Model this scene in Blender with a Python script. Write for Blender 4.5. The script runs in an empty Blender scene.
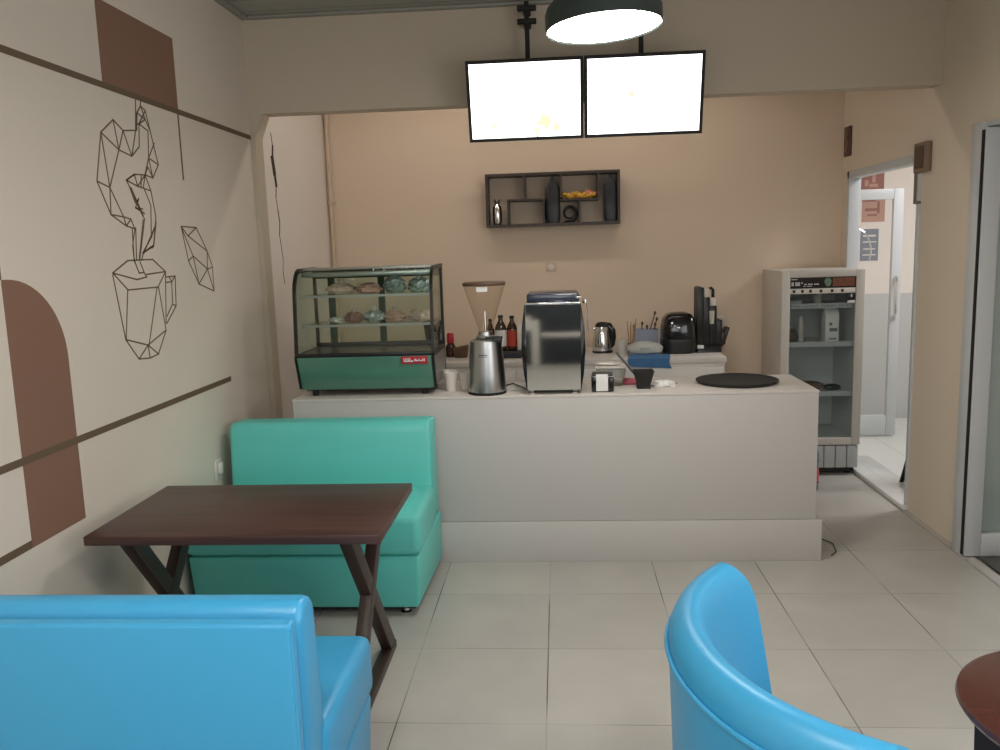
import bpy, bmesh, math, random
from mathutils import Vector, Matrix
random.seed(7)
D = bpy.data
SC = bpy.context.scene
COL = SC.collection
PI = math.pi

# ------------------------------------------------------------------ materials
def lin(c):
    if isinstance(c, str):
        c = tuple(int(c[i:i+2], 16) / 255 for i in (0, 2, 4))
    return tuple((v / 12.92 if v <= .04045 else ((v + .055) / 1.055) ** 2.4) for v in c) + (1,)

def mat(name, col, rough=.5, metal=0, var=0, vscale=6, bump=0, bscale=40, emit=0, coat=0, alpha=1, spec=.5, ani=None, ior=None):
    m = D.materials.new(name); m.use_nodes = True
    nt = m.node_tree; N = nt.nodes; L = nt.links
    b = N['Principled BSDF']
    c = lin(col)
    b.inputs['Base Color'].default_value = c
    b.inputs['Roughness'].default_value = rough
    b.inputs['Metallic'].default_value = metal
    b.inputs['Specular IOR Level'].default_value = spec
    if coat: b.inputs['Coat Weight'].default_value = coat; b.inputs['Coat Roughness'].default_value = .15
    tc = N.new('ShaderNodeTexCoord')
    if var:
        mp = N.new('ShaderNodeMapping'); L.new(tc.outputs['Object'], mp.inputs[0])
        if ani: mp.inputs['Scale'].default_value = ani
        n = N.new('ShaderNodeTexNoise'); n.inputs['Scale'].default_value = vscale; n.inputs['Detail'].default_value = 5
        L.new(mp.outputs[0], n.inputs['Vector'])
        mx = N.new('ShaderNodeMix'); mx.data_type = 'RGBA'
        mx.inputs[6].default_value = tuple(v * (1 - var) for v in c[:3]) + (1,)
        mx.inputs[7].default_value = tuple(min(1, v * (1 + var)) for v in c[:3]) + (1,)
        L.new(n.outputs['Fac'], mx.inputs[0]); L.new(mx.outputs[2], b.inputs['Base Color'])
    if bump:
        n2 = N.new('ShaderNodeTexNoise'); n2.inputs['Scale'].default_value = bscale; n2.inputs['Detail'].default_value = 4
        L.new(tc.outputs['Object'], n2.inputs['Vector'])
        bp = N.new('ShaderNodeBump'); bp.inputs['Strength'].default_value = bump; bp.inputs['Distance'].default_value = .01
        L.new(n2.outputs['Fac'], bp.inputs['Height']); L.new(bp.outputs[0], b.inputs['Normal'])
    if emit:
        b.inputs['Emission Color'].default_value = c; b.inputs['Emission Strength'].default_value = emit
    return m

def glass(name, col='e8efec', refl=.08, rough=.02):
    """thin clear pane: mostly see-through with a fresnel-weighted gloss"""
    m = D.materials.new(name); m.use_nodes = True
    nt = m.node_tree; N = nt.nodes; L = nt.links
    for n in list(N):
        if n.type != 'OUTPUT_MATERIAL': N.remove(n)
    t = N.new('ShaderNodeBsdfTransparent'); t.inputs[0].default_value = lin(col)
    g = N.new('ShaderNodeBsdfGlossy'); g.inputs['Roughness'].default_value = rough
    f = N.new('ShaderNodeLayerWeight'); f.inputs['Blend'].default_value = .5
    pw = N.new('ShaderNodeMath'); pw.operation = 'POWER'; pw.inputs[1].default_value = 5; L.new(f.outputs['Facing'], pw.inputs[0])
    a = N.new('ShaderNodeMath'); a.operation = 'MULTIPLY_ADD'; a.inputs[1].default_value = .6; a.inputs[2].default_value = refl
    L.new(pw.outputs[0], a.inputs[0])
    mx = N.new('ShaderNodeMixShader')
    L.new(a.outputs[0], mx.inputs[0]); L.new(t.outputs[0], mx.inputs[1]); L.new(g.outputs[0], mx.inputs[2])
    L.new(mx.outputs[0], N['Material Output'].inputs[0])
    return m

def tile_mat(name, col, grout, sx, sy, ox, oy, gw=.004, rough=.35, var=.1):
    m = D.materials.new(name); m.use_nodes = True
    nt = m.node_tree; N = nt.nodes; L = nt.links; b = N['Principled BSDF']
    b.inputs['Roughness'].default_value = rough
    tc = N.new('ShaderNodeTexCoord'); sp = N.new('ShaderNodeSeparateXYZ'); L.new(tc.outputs['Object'], sp.inputs[0])
    def mth(op, a, bb=None, c=None):
        n = N.new('ShaderNodeMath'); n.operation = op
        for i, v in enumerate((a, bb, c)):
            if v is None: continue
            if isinstance(v, (int, float)): n.inputs[i].default_value = v
            else: L.new(v, n.inputs[i])
        return n.outputs[0]
    def edge(s, o, p):
        u = mth('DIVIDE', mth('SUBTRACT', s, o), p)
        d = mth('ABSOLUTE', mth('SUBTRACT', u, mth('ROUND', u)))
        return mth('LESS_THAN', d, gw / p / 2), mth('FLOOR', u)
    ex, cx = edge(sp.outputs[0], ox, sx); ey, cy = edge(sp.outputs[1], oy, sy)
    e = mth('MAXIMUM', ex, mth('MULTIPLY', ey, .55))
    cb = N.new('ShaderNodeCombineXYZ'); L.new(cx, cb.inputs[0]); L.new(cy, cb.inputs[1])
    wn = N.new('ShaderNodeTexWhiteNoise'); wn.noise_dimensions = '2D'; L.new(cb.outputs[0], wn.inputs['Vector'])
    n = N.new('ShaderNodeTexNoise'); n.inputs['Scale'].default_value = 3.5; n.inputs['Detail'].default_value = 6
    L.new(tc.outputs['Object'], n.inputs['Vector'])
    f = mth('MULTIPLY_ADD', wn.outputs['Value'], .25, mth('MULTIPLY', n.outputs['Fac'], .75))
    c = lin(col)
    mx = N.new('ShaderNodeMix'); mx.data_type = 'RGBA'
    mx.inputs[6].default_value = tuple(v * (1 - var) for v in c[:3]) + (1,); mx.inputs[7].default_value = tuple(v * (1 + var) for v in c[:3]) + (1,)
    L.new(f, mx.inputs[0])
    m2 = N.new('ShaderNodeMix'); m2.data_type = 'RGBA'; m2.inputs[7].default_value = lin(grout)
    # the joints are worn: in places the dark grout is filled with pale dust
    n3 = N.new('ShaderNodeTexNoise'); n3.inputs['Scale'].default_value = 2.2; L.new(tc.outputs['Object'], n3.inputs['Vector'])
    wear = mth('MULTIPLY', e, mth('MINIMUM', mth('MAXIMUM', mth('MULTIPLY_ADD', n3.outputs['Fac'], 4.0, -1.3), .25), 1.0))
    L.new(wear, m2.inputs[0]); L.new(mx.outputs[2], m2.inputs[6]); L.new(m2.outputs[2], b.inputs['Base Color'])
    return m

def plank_mat(name, col, seam, period, axis, rough=.5, gw=.01):
    m = D.materials.new(name); m.use_nodes = True
    nt = m.node_tree; N = nt.nodes; L = nt.links; b = N['Principled BSDF']; b.inputs['Roughness'].default_value = rough
    tc = N.new('ShaderNodeTexCoord'); sp = N.new('ShaderNodeSeparateXYZ'); L.new(tc.outputs['Object'], sp.inputs[0])
    d = N.new('ShaderNodeMath'); d.operation = 'MODULO'; d.inputs[1].default_value = period
    a = N.new('ShaderNodeMath'); a.operation = 'ADD'; a.inputs[1].default_value = 50 * period
    L.new(sp.outputs[axis], a.inputs[0]); L.new(a.outputs[0], d.inputs[0])
    l = N.new('ShaderNodeMath'); l.operation = 'LESS_THAN'; l.inputs[1].default_value = gw; L.new(d.outputs[0], l.inputs[0])
    mx = N.new('ShaderNodeMix'); mx.data_type = 'RGBA'; mx.inputs[6].default_value = lin(col); mx.inputs[7].default_value = lin(seam)
    L.new(l.outputs[0], mx.inputs[0]); L.new(mx.outputs[2], b.inputs['Base Color'])
    return m

M = {}
M['cream'] = mat('cream paint', 'd7cbbd', .7, var=.03, vscale=1.5, bump=.03, bscale=60)
M['beampaint'] = mat('grey beige paint', 'c9bba7', .7, var=.03, vscale=1.5, bump=.03, bscale=60)
M['tan'] = mat('tan paint', 'dfcbb4', .7, var=.03, vscale=1.2, bump=.03, bscale=60)
M['beige'] = mat('beige paint', 'e4d6c2', .7, var=.03, vscale=1.2, bump=.03, bscale=60)
M['offwhite'] = mat('off-white paint', 'efe6dd', .7, var=.04, vscale=2, bump=.04, bscale=50)
M['floor'] = tile_mat('grey ceramic tiles', 'b7b3ac', '5c564e', .5155, .5425, -.0715, 2.638, .0048, .42, .2)
M['floorw'] = tile_mat('white glossy tiles', 'e4e4e0', 'b5b2ab', .4, .4, 2.1, 5.0, .004, .15, .03)
M['ceil'] = plank_mat('grey ceiling panels', '9a9a92', '6c6d68', .2, 1, .45)
M['white'] = mat('white plastic', 'd9d6d0', .4)
M['alu'] = mat('white powder-coated aluminium', 'cdd0d2', .35)
M['brownpaint'] = mat('brown mural paint', '84614f', .65, var=.04, vscale=3)
M['linepaint'] = mat('dark brown line paint', '66533f', .65)
M['teal'] = mat('teal leatherette', '63ccc2', .36, var=.02, vscale=4, bump=.12, bscale=7)
M['blue'] = mat('sky blue leatherette', '3fa3d4', .36, var=.02, vscale=4, bump=.12, bscale=7)
M['chrome'] = mat('chrome', 'd8d8d8', .12, 1)
M['mirror'] = mat('polished steel', 'c4c4c0', .05, 1, bump=.012, bscale=5)
M['steel'] = mat('brushed steel', 'b4b6b5', .3, 1, var=.05, vscale=3)
M['darksteel'] = mat('dark steel', '4d4d4d', .3, .8)
M['wood'] = mat('dark walnut wood', '4b312b', .36, var=.75, vscale=3.5, ani=(.6, 9, 9))
M['woodround'] = mat('red-brown wood', '4f2a22', .25, var=.2, vscale=6, ani=(1, 10, 10), coat=.3)
M['darkwood'] = mat('dark stained wood legs', '3a2b24', .45, var=.2, vscale=8, ani=(8, 8, 1))
M['black'] = mat('black plastic', '141414', .35)
M['blackgloss'] = mat('glossy black plastic', '0d0d0f', .12, coat=.4)
M['blackmatte'] = mat('matte black', '1d1b1a', .7)
M['rubber'] = mat('black rubber', '1a1918', .8)
M['counter'] = mat('pale grey counter laminate', 'c0bcb8', .45, var=.025, vscale=2.2, ani=(1, 1, 3))
M['ctop'] = mat('white counter laminate', 'd2cbc4', .4, var=.02, vscale=3)
M['greenpanel'] = mat('teal green steel', '5a8a78', .28, .25, coat=.3)  # one even teal green over the whole case front
M['glass'] = glass('clear glass', 'f4f8f6', .03)
M['caseglass'] = glass('case glass', 'f1f6f2', .02)
M['fridgeglass'] = glass('fridge glass', 'f5f8f8', .02)
M['hopper'] = glass('clear hopper plastic', 'fcfaf8', .015, .05)
M['clearbox'] = glass('clear plastic tub', 'dcdcd8', .1, .2)
M['red'] = mat('red label', 'b32536', .4)
M['redplastic'] = mat('red plastic', 'c8323e', .4)
M['orangered'] = mat('orange red label', 'b5402a', .5)
M['paper'] = mat('white paper', 'e6e4e0', .8)
M['cupwhite'] = mat('white cup', 'dcd6cc', .4)
M['bread'] = mat('bread in film', 'cf9f8e', .22, var=.35, vscale=30, bump=.9, bscale=45, coat=.8)
M['bread2'] = mat('bread in film pale', 'e0bcac', .22, var=.4, vscale=35, bump=.9, bscale=45, coat=.8)
M['film'] = mat('crinkled silver film', 'b9c4c0', .18, .6, var=.5, vscale=30, bump=1, bscale=45)
M['filmclear'] = mat('crinkled clear film', 'd9d2c8', .2, .2, var=.25, vscale=25)
M['cocoa'] = mat('cocoa brown film', '966558', .3, var=.3, vscale=30, bump=.9, bscale=45, coat=.6)
M['bluecloth'] = mat('blue cloth', '44729f', .9, var=.1, vscale=20, bump=.3, bscale=60)
M['paleblue'] = mat('pale blue box', '99a2b6', .5)
M['greycloth'] = mat('pale grey cloth', 'b9bab4', .9, bump=.4, bscale=20)
M['pinkcloth'] = mat('pink red cloth', 'b35a64', .9, var=.15, vscale=30)
M['stick'] = mat('bamboo', 'b08c60', .6)
M['frost'] = mat('milky plastic', 'c9c4bb', .35)
M['yellow'] = mat('yellow bread', 'd9a640', .5, var=.4, vscale=18, bump=.5, bscale=20)
M['pinkbit'] = mat('pink knot', 'd98a70', .5)
M['pouch'] = mat('black foil pouch', '1b1d22', .38, bump=.5, bscale=14)
M['fridgein'] = mat('fridge liner', 'd6d8d6', .5)
M['fridgewhite'] = mat('white fridge enamel', 'cbc5bc', .35)
M['slatgrey'] = mat('pale grey fridge grille', 'b4b8b8', .45, var=.06, vscale=9, ani=(6, 1, 1))
M['pictured'] = mat('poster red brown', '9c6a60', .6, var=.3, vscale=14)
M['posterpink'] = mat('poster pink paper', 'c09a8a', .7, var=.1, vscale=9)
M['postblue'] = mat('calendar blue grey', '8b909b', .7, var=.25, vscale=30)
M['brownbox'] = mat('brown plastic', '5b4330', .5)
M['greybrown'] = mat('grey brown plastic', '82705d', .45)
M['tilewall'] = mat('white wall tiles', 'c9cbc8', .2, var=.03, vscale=2)
M['lampgreen'] = mat('dark green-grey enamel', '39423f', .4)
M['lampglow'] = mat('white lamp diffuser', 'fffaf2', .5, emit=30)
M['ground'] = mat('grey paving', '8f8c86', .8, var=.1, vscale=3)
M['mat'] = mat('dark door mat', '55534f', .9, bump=.4, bscale=120)
M['darkmetal'] = mat('black metal', '1b1b1c', .4, .3)
M['outwood'] = mat('brown wood slab', '8a6a55', .5, var=.2, vscale=6, ani=(8, 1, 1))
M['green'] = mat('dark leaf green', '3b4a38', .6)
M['violet'] = mat('navy plastic film', '2a3040', .18, coat=.6, bump=.6, bscale=14)
M['greybag'] = mat('grey sleeve', '6e6258', .6)
M['milkprint'] = mat('grey print', '7a8288', .6)
M['glassdark'] = glass('dark bottle plastic', '8a7264', .08, .1)
M['fridgeblack'] = mat('black header film', '15110f', .3)
M['fridgephoto'] = mat('header photo print', '7d4a38', .4, var=.6, vscale=40)
M['headgreen'] = mat('header green print', '6f8a76', .4, var=.3, vscale=40)
M['darkprint'] = mat('black print', '241f1d', .5)
M['bluestick'] = mat('dark blue plastic', '23384f', .4)
M['cablewhite'] = mat('white cable', 'd0c8bd', .5)
M['slate'] = mat('dark slate panelling', '262b34', .45)
M['crack'] = mat('bare plaster crack', '4a3a2c', .9)
M['pipe'] = mat('painted pipe', 'd6bfa4', .5)

def screen_mat(name, spots):
    """backlit menu board: nearly white with a few pale yellow patches"""
    m = D.materials.new(name); m.use_nodes = True
    nt = m.node_tree; N = nt.nodes; L = nt.links
    b = N['Principled BSDF']; b.inputs['Base Color'].default_value = (.2, .2, .2, 1); b.inputs['Roughness'].default_value = .3
    tc = N.new('ShaderNodeTexCoord'); nz = N.new('ShaderNodeTexNoise'); nz.inputs['Scale'].default_value = 30; nz.inputs['Detail'].default_value = 4
    L.new(tc.outputs['Object'], nz.inputs['Vector'])
    prev = None
    for (x, z, r, colr, k) in spots:
        d = N.new('ShaderNodeVectorMath'); d.operation = 'DISTANCE'; d.inputs[1].default_value = (x, 0, z)
        mp = N.new('ShaderNodeMapping'); mp.inputs['Scale'].default_value = (1, 0, 1); L.new(tc.outputs['Object'], mp.inputs[0]); L.new(mp.outputs[0], d.inputs[0])
        s = N.new('ShaderNodeMath'); s.operation = 'MULTIPLY_ADD'; s.inputs[1].default_value = r * 2.2; L.new(nz.outputs['Fac'], s.inputs[0]); s.inputs[2].default_value = -r * .5
        lt = N.new('ShaderNodeMath'); lt.operation = 'LESS_THAN'; L.new(d.outputs['Value'], lt.inputs[0]); L.new(s.outputs[0], lt.inputs[1])
        mx = N.new('ShaderNodeMix'); mx.data_type = 'RGBA'
        if prev is None: mx.inputs[6].default_value = (1, .98, .93, 1)
        else: L.new(prev, mx.inputs[6])
        mx.inputs[7].default_value = tuple(c * k for c in lin(colr)[:3]) + (1,)
        L.new(lt.outputs[0], mx.inputs[0]); prev = mx.outputs[2]
    L.new(prev, b.inputs['Emission Color']); b.inputs['Emission Strength'].default_value = 3.2
    return m

# ------------------------------------------------------------------ mesh builder
class B:
    def __init__(s): s.bm = bmesh.new()
    def _bev(s, faces, bev, seg):
        if bev <= 0: return
        ed = list({e for f in faces for e in f.edges})
        bmesh.ops.bevel(s.bm, geom=ed, offset=bev, segments=seg, affect='EDGES', profile=.5)
    def hexa(s, pts, bev=0, seg=2):
        v = [s.bm.verts.new(p) for p in pts]
        fs = [s.bm.faces.new([v[i] for i in q]) for q in ((0,3,2,1),(4,5,6,7),(0,1,5,4),(1,2,6,5),(2,3,7,6),(3,0,4,7))]
        s._bev(fs, bev, seg); return s
    def box(s, x0, x1, y0, y1, z0, z1, bev=0, seg=2):
        return s.hexa([(x0,y0,z0),(x1,y0,z0),(x1,y1,z0),(x0,y1,z0),(x0,y0,z1),(x1,y0,z1),(x1,y1,z1),(x0,y1,z1)], bev, seg)
    def prism(s, poly, axis, a0, a1, bev=0, seg=2):
        """polygon extruded along axis: 0 -> poly is (y,z), 1 -> (x,z), 2 -> (x,y)"""
        def P(p, a): return (a, p[0], p[1]) if axis == 0 else (p[0], a, p[1]) if axis == 1 else (p[0], p[1], a)
        lo = [s.bm.verts.new(P(p, a0)) for p in poly]; hi = [s.bm.verts.new(P(p, a1)) for p in poly]
        n = len(poly); fs = [s.bm.faces.new(lo[::-1]), s.bm.faces.new(hi)]
        for i in range(n): fs.append(s.bm.faces.new((lo[i], lo[(i+1)%n], hi[(i+1)%n], hi[i])))
        s._bev(fs, bev, seg); return s
    def lathe(s, prof, cx=0, cy=0, seg=24, sx=1, sy=1, rot=0):
        rings = []
        for r, z in prof:
            if r < 1e-6: rings.append([s.bm.verts.new((cx, cy, z))])
            else: rings.append([s.bm.verts.new((cx + sx*r*math.cos(2*PI*i/seg+rot), cy + sy*r*math.sin(2*PI*i/seg+rot), z)) for i in range(seg)])
        for a, b in zip(rings, rings[1:]):
            for i in range(seg):
                j = (i+1) % seg
                if len(a) == 1 and len(b) == 1: break
                if len(a) == 1: s.bm.faces.new((a[0], b[j], b[i])) if False else s.bm.faces.new((a[0], b[i], b[j]))
                elif len(b) == 1: s.bm.faces.new((a[i], a[j], b[0]))
                else: s.bm.faces.new((a[i], a[j], b[j], b[i]))
        if len(rings[0]) > 1: s.bm.faces.new(rings[0][::-1])
        if len(rings[-1]) > 1: s.bm.faces.new(rings[-1])
        return s
    def tube(s, pts, r, seg=8, closed=False):
        pts = [Vector(p) for p in pts]; n = len(pts); rings = []
        up = None
        for i, p in enumerate(pts):
            if closed: t = pts[(i+1) % n] - pts[i-1]
            else: t = pts[min(i+1, n-1)] - pts[max(i-1, 0)]
            t.normalize()
            if up is None:
                up = Vector((0,0,1)) if abs(t.z) < .9 else Vector((1,0,0))
            a = t.cross(up).normalized(); up = a.cross(t).normalized()
            rr = r[i] if isinstance(r, (list, tuple)) else r
            rings.append([s.bm.verts.new(p + rr*(math.cos(2*PI*k/seg)*a + math.sin(2*PI*k/seg)*up)) for k in range(seg)])
        m = n if closed else n-1
        for i in range(m):
            A, C = rings[i], rings[(i+1) % n]
            for k in range(seg): s.bm.faces.new((A[k], A[(k+1)%seg], C[(k+1)%seg], C[k]))
        if not closed: s.bm.faces.new(rings[0][::-1]); s.bm.faces.new(rings[-1])
        return s
    def bar(s, p, q, w, h, up=(0,0,1), bev=0):
        """rectangular bar from p to q, w across, h along 'up'"""
        p = Vector(p); q = Vector(q); t = (q-p).normalized(); u = Vector(up)
        a = t.cross(u).normalized(); u = a.cross(t).normalized()
        o = [(-1,-1),(1,-1),(1,1),(-1,1)]
        lo = [p + a*x*w/2 + u*y*h/2 for x, y in o]; hi = [q + a*x*w/2 + u*y*h/2 for x, y in o]
        return s.hexa(lo + hi, bev)
    def sheet(s, rows, th=.004):
        """grid of points (rows of equal length) given thickness along its normal"""
        R = [[Vector(p) for p in r] for r in rows]; n, m = len(R), len(R[0])
        def nor(i, j):
            a = R[min(i+1,n-1)][j] - R[max(i-1,0)][j]; b = R[i][min(j+1,m-1)] - R[i][max(j-1,0)]
            return a.cross(b).normalized()
        T = [[s.bm.verts.new(R[i][j] + nor(i,j)*th/2) for j in range(m)] for i in range(n)]
        U = [[s.bm.verts.new(R[i][j] - nor(i,j)*th/2) for j in range(m)] for i in range(n)]
        for i in range(n-1):
            for j in range(m-1):
                s.bm.faces.new((T[i][j], T[i+1][j], T[i+1][j+1], T[i][j+1]))
                s.bm.faces.new((U[i][j], U[i][j+1], U[i+1][j+1], U[i+1][j]))
        for i in range(n-1):
            s.bm.faces.new((T[i][0], U[i][0], U[i+1][0], T[i+1][0])); s.bm.faces.new((T[i][m-1], T[i+1][m-1], U[i+1][m-1], U[i][m-1]))
        for j in range(m-1):
            s.bm.faces.new((T[0][j], T[0][j+1], U[0][j+1], U[0][j])); s.bm.faces.new((T[n-1][j], U[n-1][j], U[n-1][j+1], T[n-1][j+1]))
        return s
    def blob(s, c, rx, ry, rz, seg=16, rings=10, jit=0, seed=0, flat=0):
        rnd = random.Random(seed); prof = []
        top = s.bm.verts.new((c[0], c[1], c[2]+rz)); bot = s.bm.verts.new((c[0], c[1], c[2]-rz*(1-flat)))
        R = []
        for i in range(1, rings):
            a = PI*i/rings; row = []
            for k in range(seg):
                j = 1 + rnd.uniform(-jit, jit)
                z = math.cos(a); z = max(z, -(1-flat))
                row.append(s.bm.verts.new((c[0]+rx*j*math.sin(a)*math.cos(2*PI*k/seg), c[1]+ry*j*math.sin(a)*math.sin(2*PI*k/seg), c[2]+rz*z*(1+rnd.uniform(-jit,jit)*.5 if z > -(1-flat) else 1))))
            R.append(row)
        for k in range(seg):
            s.bm.faces.new((top, R[0][k], R[0][(k+1)%seg])); s.bm.faces.new((bot, R[-1][(k+1)%seg], R[-1][k]))
            for i in range(len(R)-1): s.bm.faces.new((R[i][k], R[i+1][k], R[i+1][(k+1)%seg], R[i][(k+1)%seg]))
        return s
    def ribbon(s, a, b, w, n, th=.0015):
        """flat painted line from a to b on a plane of normal n"""
        a = Vector(a); b = Vector(b); n = Vector(n); t = (b-a).normalized(); a = a - t*w*.4; b = b + t*w*.4
        x = t.cross(n).normalized()*w/2
        return s.hexa([a-x, b-x, b+x, a+x, a-x+n*th, b-x+n*th, b+x+n*th, a+x+n*th])
    def done(s, name, m, parent=None, ang=35, flat=False):
        bmesh.ops.recalc_face_normals(s.bm, faces=s.bm.faces)
        me = D.meshes.new(name); s.bm.to_mesh(me); s.bm.free()
        if not flat:
            for p in me.polygons: p.use_smooth = True
            try: me.set_sharp_from_angle(angle=math.radians(ang))
            except Exception: pass
        o = D.objects.new(name, me); COL.objects.link(o)
        me.materials.append(M[m] if isinstance(m, str) else m)
        if parent: o.parent = parent
        return o

def tag(o, label, cat, group=None, kind=None):
    o['label'] = label; o['category'] = cat
    if group: o['group'] = group
    if kind: o['kind'] = kind
    return o
def thing(name, label, cat, loc=(0,0,0), rz=0, group=None):
    o = D.objects.new(name, None); COL.objects.link(o); o.empty_display_size = .05
    o.location = loc; o.rotation_euler = (0,0,rz)
    return tag(o, label, cat, group)
def struct(name, b, m, label=None, cat=None):
    o = b.done(name, m); o['kind'] = 'structure'
    if label: o['label'] = label; o['category'] = cat
    return o
def copy_tree(o, label=None, parent=None):
    c = o.copy(); COL.objects.link(c)
    if parent: c.parent = parent
    if label: c['label'] = label
    for ch in list(o.children): copy_tree(ch, None, c)
    return c

XL, XR, YB, YF = -1.70, 2.03, 6.25, -2.6        # room planes
CZ, BZ = 2.895, 2.385                            # ceiling, underside of beam
BY0, BY1 = 4.715, 4.83                           # the beam across the room
CT = .87                                         # counter top

# ------------------------------------------------------------------ setting
struct('floor', B().box(XL-.15, XR+.15, YF-.15, YB+.15, -.12, 0), 'floor')
struct('ceiling', B().box(XL-.15, XR+.15, YF-.15, YB+.15, CZ, CZ+.1), 'ceil')
struct('wall_left', B().box(XL-.15, XL, YF-.15, BY0+.02, 0, CZ), 'cream')
struct('wall_left_rear', B().box(XL-.15, XL, BY0+.02, YB+.15, 0, CZ), 'offwhite')
struct('wall_back', B().box(XL, XR, YB, YB+.15, 0, CZ), 'tan')
# rear wall behind the viewer: dark panelling below, a broad shop window above it
b = B(); b.box(XL, XR, YF-.15, YF, 0, 1.3); b.box(XL, XR, YF-.15, YF, 2.45, CZ); b.box(XL, -1.3, YF-.15, YF, 1.3, 2.45); b.box(1.7, XR, YF-.15, YF, 1.3, 2.45)
struct('wall_rear', b, 'cream')
struct('baseboard_rear', B().box(XL, XR, YF, YF+.02, 0, 1.28, .003), 'slate')
b = B(); b.box(-.37, -.27, YF+.02, YF+.035, 0, .80, .003); b.box(-.24, .40, YF+.02, YF+.035, .50, .58, .003); b.box(-.60, -.37, YF+.02, YF+.035, .62, .86, .003)  # unseen white boards, added only to show in the espresso machine's polished back
struct('trim_reflection', b, 'white')
# right wall: shop door opening Y 2.55..4.28, inner doorway Y 5.02..6.13
b = B()
b.box(XR, XR+.15, YF-.15, -1.75, 0, CZ); b.box(XR, XR+.15, 2.05, 2.45, 0, CZ); b.box(XR, XR+.15, -1.75, 2.05, 0, .9); b.box(XR, XR+.15, -1.75, 2.05, 2.35, CZ); b.box(XR, XR+.15, 2.45, 4.28, 2.12, CZ); b.box(XR, XR+.15, 4.28, BY0, 0, CZ)
struct('wall_right', b, 'beige')
b = B()
b.box(XR, XR+.06, BY0, 4.93, 0, CZ); b.box(XR, XR+.06, 4.93, 6.12, 2.06, CZ); b.box(XR, XR+.06, 6.12, YB+.15, 0, CZ)
struct('wall_right_rear', b, 'beige')
# beam and the slim pier it lands on
struct('beam', B().box(XL, XR, BY0, BY1, BZ, CZ), 'beampaint')
struct('pillar', B().prism([(XL,0),(-1.665,0),(-1.672,2.26),(-1.622,BZ),(XL,BZ)], 1, BY0, BY1), 'beampaint')
# ceiling edge moulding along beam and left wall
struct('trim_1', B().box(XL+.045, XR, BY0-.045, BY0, CZ-.014, CZ, .004), 'ceil')
struct('trim_2', B().box(XL, XL+.045, YF, BY0, CZ-.014, CZ, .004), 'ceil')
# aluminium frame of the inner doorway
b = B()
b.box(XR-.012, XR+.07, 6.075, 6.12, 0.03, 2.06, .004); b.box(XR-.012, XR+.07, 4.93, 4.96, .03, 2.06, .004); b.box(XR-.012, XR+.07, 4.93, 6.12, 2.01, 2.06, .004)
struct('trim_3', b, 'alu')
struct('trim_4', B().box(XR-.03, XR+.2, 4.93, 6.12, 0, .03, .006), 'floorw')
# jamb of the shop door
b = B(); b.box(1.988, XR+.16, 4.179, 4.279, 0, 2.12, .004); b.box(XR-.02, XR+.16, 2.45, 4.19, 2.095, 2.12, .004)
struct('trim_5', b, 'alu')
struct('trim_6', B().box(XR-.045, XR+.01, 2.45, 4.19, 0, .010), 'counter')

# side room beyond the inner doorway and the shop door
AX, AY = 5.2, 7.5
struct('floor_annex', B().box(XR+.15, AX, 2.3, AY, -.1, .015), 'floorw')
struct('wall_annex_back', B().box(XR+.15, AX, AY, AY+.15, .015, 2.75), 'offwhite')
struct('wall_annex_side', B().box(AX, AX+.15, 2.15, AY+.15, 0, 2.75), 'offwhite')
struct('wall_annex_front', B().box(XR+.15, AX, 2.15, 2.3, 0, 2.75), 'offwhite')
struct('wall_annex_near', B().box(XR, XR+.15, YB+.15, AY+.15, 0, 2.75), 'offwhite')
struct('ceiling_annex', B().box(XR+.15, AX+.15, 2.15, AY+.15, 2.75, 2.85), 'offwhite')
struct('trim_7', B().box(XR+.15, AX, AY-.015, AY, .015, 1.12, .003), 'tilewall')

# ------------------------------------------------------------------ doors
d = thing('door_1', 'white aluminium shop door with a tall glass pane standing open', 'door', (1.987, 4.158, 0)); d['kind'] = 'structure'
b = B(); W = .84
b.box(0, .078, -.02, .02, .015, 2.09, .004); b.box(W-.105, W, -.02, .02, .015, 2.09, .004)
b.box(.078, W-.105, -.02, .02, .015, .13, .004); b.box(.078, W-.105, -.02, .02, 1.99, 2.09, .004)
b.done('door_frame', 'alu', d)
B().box(.070, W-.095, -.004, .004, .12, 2.0).done('pane', 'glass', d)
b = B(); b.box(-.005, -.001, -.012, .012, .02, 2.08); b.done('gasket', 'rubber', d)
b = B(); b.tube([(W-.05,-.02,.95),(W-.05,-.06,.97),(W-.05,-.06,1.23),(W-.05,-.02,1.25)], .009); b.done('handle', 'chrome', d)

d = thing('door_2', 'white aluminium glass door leaf swung into the room behind the inner doorway', 'door', (2.24, 6.80, .03)); d['kind'] = 'structure'
b = B(); W = .43
b.box(0, .10, -.02, .02, .0, 1.94, .004); b.box(W-.075, W, -.02, .02, 0, 1.94, .004)
b.box(.10, W-.075, -.02, .02, 0, .16, .004); b.box(.10, W-.075, -.02, .02, 1.86, 1.94, .004)
b.done('door_frame', 'alu', d)
B().box(.09, W-.065, -.004, .004, .15, 1.87).done('pane', 'glass', d)
hb = B(); hb.tube([(W-.04,-.02,1.26),(W-.055,-.07,1.22),(W-.062,-.08,1.1),(W-.055,-.07,.98),(W-.04,-.02,.94)], .013, 10).done('handle', 'chrome', d)
B().lathe([(0,0),(.016,0),(.016,.01),(0,.012)], 0, 0, 16).done('lock', 'darksteel', d)
lk = d.children[-1]; lk.rotation_euler = (PI/2, 0, 0); lk.location = (W-.035, -.02, .86)

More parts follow.
